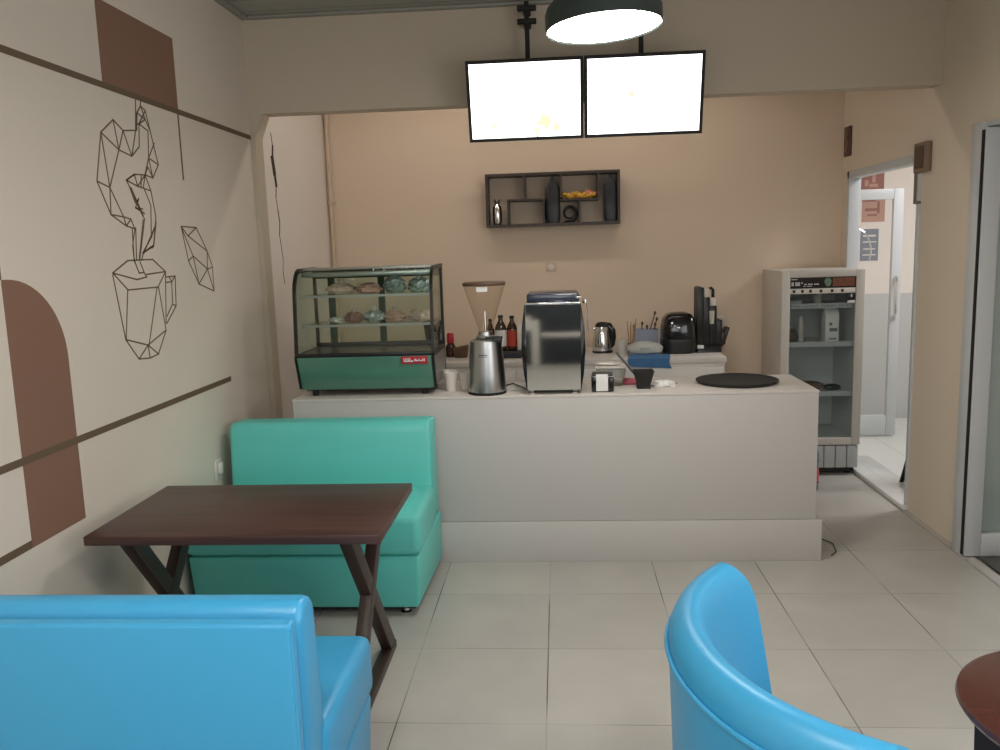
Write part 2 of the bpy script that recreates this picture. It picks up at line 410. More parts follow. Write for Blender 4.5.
# ------------------------------------------------------------------ wall mural (paint on the left wall)
mu = thing('wall_mural', 'brown and line-drawn mural of a steaming mug painted on the wall', 'mural', (XL, 0, 0))
NX = (1, 0, 0)
CAMZ = 1.6; FPX = 837.0
YAW, PIT, ROL = -.0730, .14888, -.03131
def cam_axes():
    cy, sy, cp, sp = math.cos(YAW), math.sin(YAW), math.cos(PIT), math.sin(PIT)
    f = Vector((sy*cp, cy*cp, -sp)); r = Vector((cy, -sy, 0)); u = r.cross(f)
    c, s = math.cos(ROL), math.sin(ROL)
    return c*r + s*u, -s*r + c*u, f
RX, UX, FX = cam_axes()
def on_wall(x, y):
    """wall coordinates (Y, z) of a spot of the drawing measured on the photograph"""
    d = RX*(x-500) - UX*(y-375) + FX*FPX
    t = XL / d.x
    return d.y*t, CAMZ + d.z*t
def strip(name, y0, z0, y1, z1, m='linepaint', th=.0015):
    return B().box(0, th, y0, y1, z0, z1).done(name, m, mu)
strip('painted_stripe', 1.6, 2.248, BY0, 2.272)
strip('painted_stripe', 1.6, .971, 4.17, .996)
strip('painted_stripe', 1.6, .700, 2.462, .726)
strip('painted_stripe', 3.800, 1.957, 3.812, 2.25)
strip('painted_stripe', 2.448, 1.555, 2.464, 2.25)
b = B(); b.box(0, .0012, 3.175, 3.812, 2.272, 2.577); b.done('painted_block', 'brownpaint', mu)
arc = [(2.462, 1.555), (2.462, .700), (2.768, .700), (2.768, 1.275)] + [(2.484+.284*math.cos(a), 1.275+.280*math.sin(a)) for a in [PI/2*i/14 for i in range(1, 15)]]
B().prism(arc, 0, 0, .0010).done('painted_arch', 'brownpaint', mu)
S1 = '''101,131 47,186 30,402 92,550 160,600 197,612 188,690 196,760|101,131 145,179 201,178 206,100|200,42 201,178|47,186 127,264 184,292 217,250 215,150 243,92
101,131 127,264 145,179 184,292 201,178|47,186 87,430 127,264|30,402 87,430 92,550 148,560 180,570 197,612|87,430 148,560 160,600 180,570|222,42 222,70 206,100 206,178
222,70 243,92 265,182 301,330 277,388 242,375 195,372 160,398 175,430 215,520 240,570 232,640 219,750|206,100 243,130 265,182|222,70 243,130 215,150|206,150 215,150 255,180 258,300 242,375|283,235 258,300 301,330|258,300 277,388 255,340 242,375
195,372 210,425 242,375 235,432|160,398 195,372|160,398 210,425 268,445 242,375|225,378 225,430|268,445 290,560 288,600 280,685 232,720|240,440 268,510 270,650 288,600|175,430 200,500 215,480 200,520 240,545|180,430 235,555|270,650 232,720|200,520 232,525'''
S2 = '''188,203 113,265 190,350 340,335 377,258 313,197 188,203|113,265 235,298 283,285 270,262 245,265 222,205|283,272 377,258|250,210 270,262|113,275 178,598|188,350 180,598|335,335 295,625|342,335 380,550|377,262 380,515
178,598 290,625 380,550|178,598 245,695 300,690 342,670 380,550|245,695 290,625 300,690|290,625 342,670|380,285 425,280 430,430 385,515|380,312 408,308 412,420 385,480|408,308 425,280|395,285 408,308|412,420 430,430
210,40 220,200|228,40 232,200|265,0 245,200|330,10 318,130 265,165 258,200|325,30 268,165|318,130 310,140'''
S3 = '''455,32 530,38 585,155 612,235 620,355 545,320 492,205 455,32|530,38 490,80 455,32|490,80 585,155|458,42 515,180 545,320|492,205 515,180 587,245 612,235|587,245 545,320|587,245 620,355|585,155 587,245'''
def drawing(name, src):
    b = B()
    for txt, sc, oy in src:
        for line in txt.replace('\n', '|').split('|'):
            p = [tuple(float(v) for v in q.split(',')) for q in line.split()]
            w = [on_wall(90 + x/sc, oy + y/sc) for x, y in p]
            for q, r in zip(w, w[1:]): b.ribbon((0, q[0], q[1]), (0, r[0], r[1]), .0056, NX)
    return b.done(name, 'linepaint', mu, flat=True)
drawing('mug_drawing', [(S1, 4.414, 90), (S2, 5.0, 220)])
drawing('leaf_drawing', [(S3, 5.0, 220)])

# ------------------------------------------------------------------ ceiling lamps
def lamp(x, y, z, tilt, label):
    t = thing('pendant_lamp', label, 'lamp', (x, y, z), 0, 'dome pendant lamps')
    R = .214
    prof = [(R, 0), (R+.004, .0), (R+.003, .06), (R-.006, .085), (R-.035, .112), (R-.09, .128), (.06, .134), (.0, .136)]
    sh = B(); sh.lathe([(R-.008, .012)] + prof, 0, 0, 64)
    # open the underside
    for f in [f for f in sh.bm.faces if len(f.verts) > 6]: sh.bm.faces.remove(f)
    sh.done('shade', 'lampgreen', t)
    B().lathe([(0, .006), (R-.004, .006), (R-.004, .02), (0, .02)], 0, 0, 64).done('diffuser', 'lampglow', t)
    B().lathe([(.03, .134), (.03, .16), (.008, .175), (.0, .176)], 0, 0, 20).done('cord_cap', 'lampgreen', t)
    n = 6; zz = CZ - z
    B().tube([(-tilt*(.17 + (zz-.17-.03)*0), 0, .17), (-.02*tilt, 0, .35*zz+.1), (0, 0, zz-.02)], .004, 8).done('cord', 'black', t)
    B().lathe([(0, zz-.03), (.045, zz-.03), (.05, zz-.0), (0, zz)], 0, 0, 24).done('ceiling_rose', 'lampgreen', t)
    for c in t.children:
        if c.name.split('.')[0] in ('shade', 'diffuser', 'cord_cap'): c.rotation_euler = (tilt*.5, tilt, 0)
    return t
lamp(.188, 3.3, 2.402, -.05, 'dark dome pendant lamp with a glowing white disc, in front of the lit menu boards')
lamp(-.65, .95, 2.38, 0, 'dark dome pendant lamp out of view above the blue bench')
lamp(.85, .9, 2.38, 0, 'dark dome pendant lamp out of view above the blue armchair')
lamp(.25, -1.5, 2.36, 0, 'dark dome pendant lamp out of view at the shop window')

# ------------------------------------------------------------------ menu screens on poles
def menu(x0, x1, label, px, spots):
    w = x1 - x0
    t = thing('menu_screen', label, 'menu board', ((x0+x1)/2, 4.56, 2.165), 0, 'lit menu boards')
    tilt = math.radians(16); H = .405
    f = B(); e = .016
    f.box(-w/2, w/2, -.0, .035, 0, e); f.box(-w/2, w/2, 0, .035, H-e, H); f.box(-w/2, -w/2+e, 0, .035, e, H-e); f.box(w/2-e, w/2, 0, .035, e, H-e); f.box(-w/2+e, w/2-e, .018, .035, e, H-e)
    fr = f.done('frame', 'blackmatte', t); fr.rotation_euler = (tilt, 0, 0)
    s = B().box(-w/2+e, w/2-e, .008, .018, e, H-e).done('screen', screen_mat('backlit menu print', spots), t); s.rotation_euler = (tilt, 0, 0)
    p = thing('screen_pole', 'black pole clamped to the beam, holding the ' + ('menu board with the yellow dish picture' if x0 < 0 else 'plainer menu board'), 'mount', (px, 4.60, 2.3), 0, 'menu board poles')
    zt = 2.872 - 2.3
    B().box(-.012, .012, -.012, .012, -.02, zt, .002).done('pole', 'blackmatte', p)
    for z in (zt-.035, zt-.1):
        c = B(); c.box(-.05, .05, -.022, .014, z-.012, z+.012, .004); c.box(-.018, .018, .014, .116, z-.01, z+.01)
        c.done('clamp', 'blackmatte', p)
    k = B(); k.box(-.03, .03, -.05, .012, -.03, .03, .003); k.done('bracket_plate', 'blackmatte', p)
    return t
menu(-.455, .147, 'lit white menu board with a faint yellow dish picture at its foot', -.138, [(.10, .09, .055, 'f6efc4', .28), (.05, .05, .035, 'f2efd0', .28), (.16, .06, .03, 'f3ecca', .28), (-.16, .08, .025, 'f6f5da', .28)])
menu(.152, .76, 'lit white menu board, the plainer of the two, behind the pendant lamp', .452, [(-.06, .21, .022, 'f6ecc8', .28), (-.10, .19, .015, 'f8f2dc', .28), (.12, .22, .012, 'f2eeea', .28)])

# ------------------------------------------------------------------ wall shelf and what stands on it
x0, x1, z0, z1, yf, yb = -.508, .445, 1.757, 2.13, 6.07, 6.249
sh = thing('wall_shelf', 'dark brown box wall shelf with offset compartments above the back counter', 'shelf', ((x0+x1)/2, yb, z0))
def lx(x): return x - (x0+x1)/2
def sx(u): return lx(x0 + u*(x1-x0))
T = .018; Hh = z1 - z0; dy = yf - yb
b = B(); b.box(lx(x0), lx(x1), dy, 0, 0, T); b.box(lx(x0), lx(x1), dy, 0, Hh-T, Hh); b.box(lx(x0), lx(x0)+T, dy, 0, T, Hh-T); b.box(lx(x1)-T, lx(x1), dy, 0, T, Hh-T)
b.done('outer_frame', 'darkwood', sh)
mid = Hh*.5
def vb(u, a, c): B().box(sx(u)-.006, sx(u)+.006, dy, 0, a, c).done('divider', 'darkwood', sh)
def hbd(u, v, z): B().box(sx(u), sx(v), dy, 0, z-.006, z+.006).done('shelf_board', 'darkwood', sh)
vb(.295, mid+.006, Hh-T); hbd(.16, .44, mid); vb(.167, T, mid-.006); vb(.433, T, mid-.006); vb(.565, mid+.006, Hh-T); hbd(.555, .845, mid-.01); vb(.838, mid-.004, Hh-T); vb(.70, T, mid-.016)
bx = (x0+x1)/2
def sw(u): return bx + sx(u)
t = thing('cocktail_shaker', 'slim shiny steel shaker in the end compartment of the wall shelf', 'shaker', (sw(.082), 6.12, z0+T))
B().lathe([(.026,0),(.031,.02),(.034,.09),(.030,.125),(.018,.142),(.016,.15)], 0, 0, 20).done('body', 'chrome', t)
b = B(); b.tube([(-.012,0,.148),(-.016,0,.18)], .005); b.tube([(.012,0,.148),(.016,0,.18)], .005); b.lathe([(.017,.148),(.017,.16),(0,.165)], 0, 0, 16); b.done('spout', 'darksteel', t)
def pouch(u, h, w, label):
    t = thing('coffee_pouch', label, 'pouch', (sw(u), 6.11, z0+T), 0, 'black pouches on the wall shelf')
    b = B(); rows = []
    pr = [(0, w*.86, .05), (.03, w, .058), (.25*h, w*1.02, .06), (.55*h, w, .05), (.74*h, w*.95, .03), (.84*h, w*.7, .014), (.92*h, w*.36, .007), (h, .012, .004)]
    n = 16; rings = []
    for z, ww, dd in pr:
        rings.append([b.bm.verts.new((ww/2*math.copysign(abs(math.cos(2*PI*i/n))**.6, math.cos(2*PI*i/n)), dd/2*math.copysign(abs(math.sin(2*PI*i/n))**.6, math.sin(2*PI*i/n)), z)) for i in range(n)])
    for A, C in zip(rings, rings[1:]):
        for i in range(n): b.bm.faces.new((A[i], A[(i+1)%n], C[(i+1)%n], C[i]))
    b.bm.faces.new(rings[0][::-1]); b.bm.faces.new(rings[-1])
    b.done('bag', 'pouch', t)
    B().box(-w*.3, w*.3, -.012, .012, .735*h, .748*h, .003).done('seal_strip', 'black', t)
pouch(.502, .325, .105, 'tall black pouch with pointed top, next to the yellow bread on the shelf')
pouch(.93, .33, .10, 'tall black pouch with pointed top at the end of the wall shelf')
t = thing('bread_twist', 'yellow braided bread lying on the upper board of the wall shelf', 'bread', (sw(.70), 6.12, z0+mid-.004))
b = B(); b.tube([(-.125+.25*i/24, .012*math.sin(i*.9), .024+.006*math.sin(i*.7)) for i in range(25)], [.008+.016*math.sin(PI*min(1,max(0,(i+2)/28)))**.5*(.85+.15*math.sin(i*1.3)) for i in range(25)], 10)
b.tube([(-.12+.24*i/24, -.014*math.sin(i*.9), .034+.006*math.cos(i*.7)) for i in range(25)], .012, 8)
b.done('braid', 'yellow', t)
b = B(); b.blob((.065,-.012,.045), .03, .018, .017, 12, 8, .12, 3); b.blob((.11,-.01,.035), .018, .016, .016, 12, 8, .12, 4); b.done('topping', 'pinkbit', t)
t = thing('coiled_figure', 'small black coiled ornament under the yellow bread on the shelf', 'ornament', (sw(.625), 6.12, z0+T))
b = B(); b.tube([(.048*math.cos(a)*(1-.06*a), 0, .066+.05*math.sin(a)*(1-.06*a)) for a in [(-.5*PI+.3*i) for i in range(24)]], [.016-.0004*i for i in range(24)], 10); b.done('coil', 'black', t)
B().lathe([(.04,0),(.042,.008),(.03,.014),(0,.016)], 0, 0, 20).done('foot', 'black', t)

# ------------------------------------------------------------------ small fittings on walls
t = thing('wall_socket', 'small white socket plate on the tan back wall under the shelf', 'socket', (-.054, YB, 1.46))
B().box(-.04, .04, -.008, 0, -.032, .032, .004).done('plate', 'pipe', t)
B().lathe([(.02,0),(.022,.006),(.014,.008),(0,.008)], 0, 0, 20).done('socket_ring', 'cupwhite', t); t.children[-1].rotation_euler = (PI/2,0,0); t.children[-1].location = (0,-.008,0)
t = thing('wall_socket', 'small white socket plate on the mural wall beside the teal bench', 'socket', (XL, 3.91, .57))
B().box(0, .009, -.038, .038, -.05, .05, .004).done('plate', 'white', t)
b = B(); b.box(.009, .03, -.02, .012, -.02, .038, .006); b.done('plug', 'cupwhite', t)
t = thing('wall_socket', 'white socket with a plugged cable on the wall beside the black cup rack', 'socket', (1.18, YB, 1.03))
B().box(-.042, .042, -.009, 0, -.045, .045, .004).done('plate', 'white', t)
b = B(); b.box(-.025, .02, -.045, -.009, -.035, .025, .008); b.done('plug', 'cablewhite', t)
b = B(); b.tube([(0,-.04,-.03),(.015,-.05,-.1),(.02,-.03,-.25),(.02,-.02,-.45),(.03,-.02,-.7)], .005); b.done('cable', 'pipe', t)
t = thing('wall_plaque', 'small dark brown carved plaque high on the wall above the doorway corner', 'plaque', (XR, 6.13, 2.265))
B().box(-.02, 0, -.055, .055, -.10, .10, .004).done('board', 'brownbox', t)
b = B(); b.tube([(-.024, -.02+.012*math.sin(i*.8), -.075+.15*i/14) for i in range(15)], [.006+.006*abs(math.sin(i*.9)) for i in range(15)], 8); b.done('carving', 'outwood', t)
t = thing('door_closer', 'grey-brown box with a hanging arm on the doorway frame corner', 'door closer', (XR, 4.90, 2.03))
B().box(-.03, 0, -.095, .075, -.08, .08, .005).done('body', 'greybrown', t)
B().box(-.035, -.03, -.06, .05, -.06, .06, .002).done('cover_plate', 'brownbox', t)
b = B(); b.box(-.022, -.0, .055, .078, -.25, -.08, .003); b.box(-.022, 0, .02, .055, -.25, -.235, .003); b.done('arm', 'greybrown', t)
t = thing('wall_pipe', 'thin painted pipe running up the back wall corner behind the display case', 'pipe', (XL+.03, YB-.03, 0))
B().tube([(0,0,.0),(0,0,1.2),(0,0,CZ)], .014, 10).done('pipe_run', 'pipe', t)
for z in (1.0, 1.98): B().box(-.02, .03, -.018, .03, z-.012, z+.012, .004).done('clip', 'pipe', t)
# crack in the plaster of the side wall: a mark that belongs to the wall
b = B(); wd = [.008,.024,.05,.034,.010,.006,.012,.010,.007,.006,.005,.006]
def cp(i): return (XL, 5.06+.015*math.sin(i*2.1)+.006*i, 2.33-.075*i)
for i in range(12): b.ribbon(cp(i), cp(i+1), wd[i], NX)
b.done('plaster_crack', 'crack', D.objects['wall_left_rear'])

# ------------------------------------------------------------------ service counter
cx0, cx1, cy0, cy1 = -1.373, 1.262, 4.141, 4.66
t = thing('service_counter', 'long pale grey service counter with a white top and a wider plinth', 'counter', ((cx0+cx1)/2, (cy0+cy1)/2, 0))
w = (cx1-cx0)/2; dd = (cy1-cy0)/2
B().box(-w, w, -dd, dd, .215, CT-.012, .002).done('body', 'counter', t)
B().box(-w, w+.028, -dd-.012, dd, .0, .213, .002).done('plinth', 'counter', t)
B().box(-w-.002, w+.002, -dd-.002, dd, CT-.012, CT, .002).done('top', 'ctop', t)

# back counter along the rear wall
t = thing('back_counter', 'low white cabinet along the back wall crowded with kitchen things', 'cabinet', (-.29, 5.86, 0))
B().box(-1.36, 1.36, -.36, .36, .0, .825, .003).done('carcass', 'ctop', t)
B().box(-1.37, 1.37, -.37, .37, .825, .865, .003).done('top', 'ctop', t)
for i in range(4):
    B().box(-1.35+i*.678, -1.35+i*.678+.66, -.378, -.36, .06, .80, .003).done('door', 'white', t)
BT = .865

# ------------------------------------------------------------------ benches
def bench(mat_, label, loc, rz, W=1.03, Dp=.62, il=.045, ir=.014, hz=-.012):
    """seat faces local -Y; origin at the floor in the middle of the footprint"""
    t = thing('bench_seat', label, 'bench', loc, rz, 'upholstered two-seat benches')
    w = W/2; d = Dp/2
    # base box, slightly drawn in at the front foot
    B().hexa([(-w+.02,-d+.02,.04),(w-.025,-d+.02,.04),(w-.006,d,.04),(-w+.006,d,.04),(-w+.01,-d,.285),(w-.012,-d,.285),(w-.004,d,.285),(-w+.004,d,.285)], .012, 3).done('base', mat_, t)
    s = B(); s.box(-w, w, -d-.012, d-.16, .288, .472, .035, 5); s.done('seat_cushion', mat_, t)
    B().tube([(-w+.02,-d-.006,.352),(w-.02,-d-.006,.352)], .0022, 6).done('seat_seam', mat_, t)
    # wedge-shaped back cushion and the upright rear panel behind it
    B().prism([(d-.215,.30),(d-.060,.30),(d-.066,.765+hz),(d-.088,.800+hz),(d-.125,.806+hz),(d-.160,.795+hz),(d-.178,.765+hz)], 0, -w+il, w-ir, .02, 4).done('back_cushion', mat_, t)
    B().box(-w+il, w-ir-.003, d-.038, d, .288, .792+hz, .010, 4).done('rear_panel', mat_, t)
    b = B()
    for sx_ in (-1, 1):
        xx_ = w-ir-.005 if sx_ > 0 else -w+il+.002; b.tube([(xx_, d-.004, .30), (xx_, d-.004, .78+hz)], .003, 6)
    b.tube([(-w+il+.01, d-.006, .790+hz), (w-ir-.015, d-.006, .790+hz)], .003, 6)
    b.done('piping', mat_, t)
    B().box(-w+.04, w-.045, -d+.05, d-.02, .025, .04).done('underframe', 'black', t)
    for (ax, ay) in ((-w+.09, -d+.07), (w-.09, -d+.07), (-w+.09, d-.07), (w-.09, d-.07)):
        B().lathe([(.022,0),(.024,.006),(.014,.012),(.012,.025),(.022,.03),(.022,.04)], ax, ay, 18).done('leg', 'chrome', t)
    return t
bench('teal', 'teal green leatherette bench standing against the counter front', (-1.152, 3.787, 0), 0, 1.06, .655)
bench('blue', 'sky blue leatherette bench seen from behind, nearest to the viewer', (-1.112, 2.005, 0), PI, 1.06, .66, .012, .03, .018)

# ------------------------------------------------------------------ rectangular table
t = thing('dining_table', 'dark walnut rectangular table on crossed legs between teal and blue benches', 'table', (-1.084, 2.854, -.1008))
t.scale = (1.063, 1.063, 1.063)
B().box(-.47, .465, -.285, .285, .727, .757, .003).done('tabletop', 'wood', t)
for xx in (-.36, .345):
    def bar(p, q, ox=0, w=.03): return B().bar((xx+ox, p[0], p[1]), (xx+ox, q[0], q[1]), w, .055, up=(0,1,0) if False else (0, .7, .7), bev=.002)
    for (p, q, ox) in (((-.215,.727),(.290,.112),0), ((.25,.727),(-.297,.112),0)):
        b = B()
        v = Vector((0, q[0]-p[0], q[1]-p[1])).normalized(); nrm = Vector((0, -v.z, v.y))*.028
        off = .0 if p[0] < 0 else .001
        P = [(p[0]+.028*1.38*s_, p[1]) for s_ in (-1, 1)]; Q = [(q[0]+.028*1.38*s_, q[1]) for s_ in (-1, 1)]
        b.prism([P[0], P[1], Q[1], Q[0]], 0, xx-.02+off, xx+.02+off, .002)
        b.done('leg', 'darkwood', t)
    B().box(xx-.022, xx+.022, -.335, .325, .0949, .125, .002).done('foot_bar', 'darkwood', t)
    B().box(xx-.019, xx+.019, -.20, .22, .712, .727, .002).done('top_bar', 'darkwood', t)

# ------------------------------------------------------------------ round table
t = thing('round_table', 'low round red-brown table with dark legs at the blue armchair', 'table', (1.148, 1.70, 0))
B().lathe([(0,.575),(.27,.575),(.298,.583),(.303,.592),(.300,.601),(.292,.604),(0,.604)], 0, 0, 64).done('tabletop', 'woodround', t)
for a in (0, PI/2, PI, 3*PI/2):
    a += .78
    b = B(); b.bar((.235*math.cos(a), .235*math.sin(a), .575), (.22*math.cos(a), .22*math.sin(a), 0),   .08, .06, up=(math.cos(a), math.sin(a), 0), bev=.003); b.done('leg', 'darkwood', t)
b = B(); 
for a in (.62, .62+PI/2): b.bar((.2*math.cos(a), .2*math.sin(a), .3), (-.2*math.cos(a), -.2*math.sin(a), .3), .03, .04, bev=.002)
b.done('stretcher', 'darkwood', t)

# ------------------------------------------------------------------ blue tub armchair
AC = (.755, 1.755)
t = thing('tub_armchair', 'sky blue rounded tub armchair facing the low round table', 'armchair', (AC[0], AC[1], 0), 0)
A_FAR, A_NEAR = math.radians(128), math.radians(250)
Rc, Rt = .478, .052
def arm_ang(z):            # arm fronts slope forward towards the seat
    k = (.73 - z) * .40
    if z > .62: k -= min(1, (z-.62)/.158)**3 * .11
    return A_FAR - k, A_NEAR + k
YS = 1.07
def ring(r, z, n=48):
    a0, a1 = arm_ang(z)
    return [(r*math.cos(a0+(a1-a0)*i/n), YS*r*math.sin(a0+(a1-a0)*i/n), z) for i in range(n+1)]
# upholstered shell: closed profile swept round the plan
prof = [(.425,.10),(.522-.02,.06),(.522-.014,.10),(.522-.004,.45),(.522+.004,.66),(.528,.69)]
def shell(name, pr, m, n=56):
    b = B(); R = []
    for r, z in pr: R.append([b.bm.verts.new(p) for p in ring(r, z, n)])
    k = len(R)
    for i in range(k):
        A, C = R[i], R[(i+1) % k]
        for j in range(n): b.bm.faces.new((A[j], A[j+1], C[j+1], C[j]))
    b.bm.faces.new([R[i][0] for i in range(k)]); b.bm.faces.new([R[i][n] for i in range(k)][::-1])
    bmesh.ops.recalc_face_normals(b.bm, faces=b.bm.faces)
    return b.done(name, m, t, ang=60)
shell('outer_shell', [(.46,.06),(.505,.06),(.512,.30),(.520,.55),(.5255,.700),(.4705,.700)], 'blue')
def back_pad():
    pr = [(.470,.30),(.4702,.701),(.524,.701),(.5245,.716),(.520,.738),(.511,.756),(.498,.770),(.482,.777),(.466,.774),(.452,.764),(.441,.747),(.433,.722),(.427,.68),(.421,.60),(.414,.48),(.408,.38),(.404,.30)]
    shell('back_pad', pr, 'blue', 64)
back_pad()
B().tube(ring(.529, .703, 60), .0055, 8).done('piping', 'blue', t)
def plan(r, bulge, z, da=0, n=28, m=14):
    a0, a1 = arm_ang(z); a0 += da; a1 -= da
    p = [(r*math.cos(a0+(a1-a0)*i/n), YS*r*math.sin(a0+(a1-a0)*i/n)) for i in range(n+1)]
    q0, q1 = Vector(p[-1]), Vector(p[0])
    for i in range(1, m):
        f = i/m; v = q0.lerp(q1, f); p.append((v.x + bulge*math.sin(PI*f)**.6, v.y))
    return p
def pad(name, lv, m):
    b = B(); R = [[b.bm.verts.new((x, y, z)) for x, y in plan(r, bl, .42)] for r, bl, z in lv]
    for A, C in zip(R, R[1:]):
        for i in range(len(A)): b.bm.faces.new((A[i], A[(i+1)%len(A)], C[(i+1)%len(A)], C[i]))
    b.bm.faces.new(R[0][::-1]); b.bm.faces.new(R[-1]); return b.done(name, m, t, ang=50)
pad('seat_cushion', [(.392,.05,.295),(.394,.065,.31),(.394,.07,.36),(.385,.06,.385),(.36,.03,.395)], 'blue')
pad('base', [(.40,.04,.07),(.40,.05,.29)], 'blue')
for ax, ay in ((-.36,.14),(-.36,-.14),(-.2,.30),(-.2,-.30)): B().lathe([(.018,0),(.024,.07)], ax, ay, 14).done('leg', 'black', t)

# ------------------------------------------------------------------ display case
CX0, CX1, CYF, CYB = -1.356, -.636, 4.21, 4.63
t = thing('display_case', 'glass pastry display case with a green front panel on the counter', 'display case', ((CX0+CX1)/2, 4.385, CT))
w = (CX1-CX0)/2; yf = CYF-4.42; yb = CYB-4.42
B().box(-w+.03, w-.03, yf+.07, yb-.01, .028, .06).done('underframe', 'black', t)
B().prism([(yf+.055,.036),(yf-.002,.205),(yf-.002,.215),(yb,.215),(yb,.036)], 0, -w+.012, w-.012, .002).done('body', 'blackmatte', t)
B().hexa([(-w+.012,yf+.049,.036),(w-.012,yf+.049,.036),(w-.012,yf+.055,.036),(-w+.012,yf+.055,.036),(-w+.012,yf-.014,.212),(w-.012,yf-.014,.212),(w-.012,yf-.004,.212),(-w+.012,yf-.004,.212)], .002).done('front_panel', 'greenpanel', t)
B().box(-w+.012, w-.012, yf-.014, yf+.012, .214, .232, .003).done('glass_rail', 'black', t)
# end frames following the curved front
def gp(k):                 # the glass curve, (y,z)
    pts = [(yf+.0, .222), (yf+.012, .36), (yf+.028, .52)]
    for i in range(1, 9):
        a = PI/2*i/8; pts.append((yf+.028+.105*(1-math.cos(a)), .52+.135*math.sin(a)))
    pts.append((yb, .658)); return pts
G = gp(0)
for sx_ in (-1, 1):
    o = [(yf+.055,.045), (yf-.01,.205)] + G
    b = B()
    def band(pts, wd):
        for (p, q) in zip(pts, pts[1:]):
            b.bar((sx_*(w-.007), p[0], p[1]), (sx_*(w-.007), q[0], q[1]), .014, wd, up=(0, -(q[1]-p[1]), q[0]-p[0]))
    band([(yf+.055,.045), (yf-.004,.21)] + [(a+.006, c-.004) for a, c in G], .022)
    band([(yb-.012,.045), (yb-.012,.655)], .024)
    band([(yf+.0,.215), (yb,.215)], .02)
    b.done('end_frame', 'black', t)
    poly = [(yf+.0,.22)] + [(a, c-.01) for a, c in G[1:]] + [(yb-.01,.22)]
    B().prism(poly, 0, sx_*(w-.010)-.003, sx_*(w-.010)+.003).done('side_glass', 'caseglass', t)
    B().prism([(yf+.055,.05),(yf+.0,.205),(yb,.205),(yb,.05)], 0, sx_*(w-.006)-.005, sx_*(w-.006)+.005).done('end_panel', 'steel' if sx_ > 0 else 'black', t)
rows = [[(x, a, c) for x in (-w+.014, 0, w-.014)] for a, c in G[:-1] + [(yf+.20,.657)]]
B().sheet(rows, .005).done('front_glass', 'caseglass', t)
B().box(-w+.014, w-.014, yf+.19, yb, .648, .662, .002).done('roof', 'steel', t)
B().box(-w+.02, w-.02, yf+.12, yf+.17, .615, .640, .004).done('light_bar', 'steel', t)
B().box(-w+.014, w-.014, yb-.02, yb-.004, .60, .648).done('rear_rail', 'green', t)
B().box(-w+.014, w-.014, yb-.02, yb-.004, .215, .245).done('rear_sill', 'darksteel', t)
for x in (-w+.10, .02):  B().box(x-.017, x+.017, yb-.026, yb-.002, .245, .60, .002).done('door_stile', 'green', t)
B().box(-w+.014, w-.014, yb-.012, yb-.006, .245, .60).done('rear_glass', 'caseglass', t)
B().box(-w+.018, w-.018, yf+.03, yb-.03, .216, .224).done('deck', 'darksteel', t)
SH = (.368, .520)
for z in SH:
    B().box(-w+.018, w-.018, yf+.09, yb-.035, z-.006, z, .001).done('shelf_glass', 'caseglass', t)
    b = B(); b.box(-w+.018, w-.018, yf+.085, yf+.09, z-.010, z+.002); b.box(-w+.014, -w+.024, yf+.09, yb-.03, z-.014, z-.006); b.box(w-.024, w-.014, yf+.09, yb-.03, z-.014, z-.006); b.done('shelf_edge', 'steel', t)
lab = B().hexa([(.192,yf-.0125,.170),(.328,yf-.0125,.170),(.328,yf-.004,.170),(.192,yf-.004,.170),(.192,yf-.0175,.209),(.328,yf-.0175,.209),(.328,yf-.008,.209),(.192,yf-.008,.209)], .001).done('name_plate', 'red', t)
b = B()
for i, (a, c, hh) in enumerate([(0,.003,1),(.004,.012,.25),(.008,.011,1),(.014,.017,1),(.019,.027,.3),(.021,.024,1),(.027,.030,1),(.034,.042,.28),(.048,.051,.8),(.053,.056,.8),(.058,.064,.4),(.067,.07,.8),(.073,.080,.35),(.083,.086,.8),(.089,.094,.8)]):
    zz = .184; b.box(.205+a*1.15, .205+c*1.15, yf-.0195, yf-.0145, zz, zz+.016*hh)
b.box(.205, .253, yf-.0195, yf-.0145, .1815, .184)
b.done('lettering', 'paper', lab)
for sx_ in (-1, 1):
    for y in (yf+.09, yb-.06):
        B().lathe([(.016,0),(.018,.028)], sx_*(w-.07), y, 14).done('foot', 'rubber', t)

# pastries in the case
def bag(px, py, pz, rx, rz, m, m2, label, grp, seed, knot=True, name='wrapped_bread', cat='bread'):
    t = thing(name, label, cat, (px, py, pz), 0, grp)
    B().blob((0,0,rz*.75), rx, rx*.62, rz, 22, 14, .20, seed, .25).done('loaf', m, t, ang=22)
    if knot:
        b = B(); rnd = random.Random(seed+50)
        n = 10; base = [b.bm.verts.new((rx*.45*math.cos(2*PI*i/n), rx*.3*math.sin(2*PI*i/n), rz*1.45)) for i in range(n)]
        neck = [b.bm.verts.new((rx*.12*math.cos(2*PI*i/n), rx*.1*math.sin(2*PI*i/n), rz*1.85)) for i in range(n)]
        top = [b.bm.verts.new((rx*rnd.uniform(.2,.5)*math.cos(2*PI*i/n), rx*rnd.uniform(.15,.35)*math.sin(2*PI*i/n), rz*rnd.uniform(2.0,2.5))) for i in range(n)]
        for A, C in ((base, neck), (neck, top)):
            for i in range(n): b.bm.faces.new((A[i], A[(i+1)%n], C[(i+1)%n], C[i]))
        b.done('bag_tuft', m2, t)
    return t
zu, zl = CT+SH[1]+.001, CT+SH[0]+.001
bag(-1.155, 4.405, zu, .075, .034, 'bread2', 'filmclear', 'pale pink wrapped bread near the dark corner post, top shelf of the case', 'breads in the display case', 1)
bag(-1.005, 4.405, zu, .068, .032, 'bread', 'filmclear', 'reddish wrapped bread mid-shelf beside the silvery bags, top shelf of the case', 'breads in the display case', 2, False)
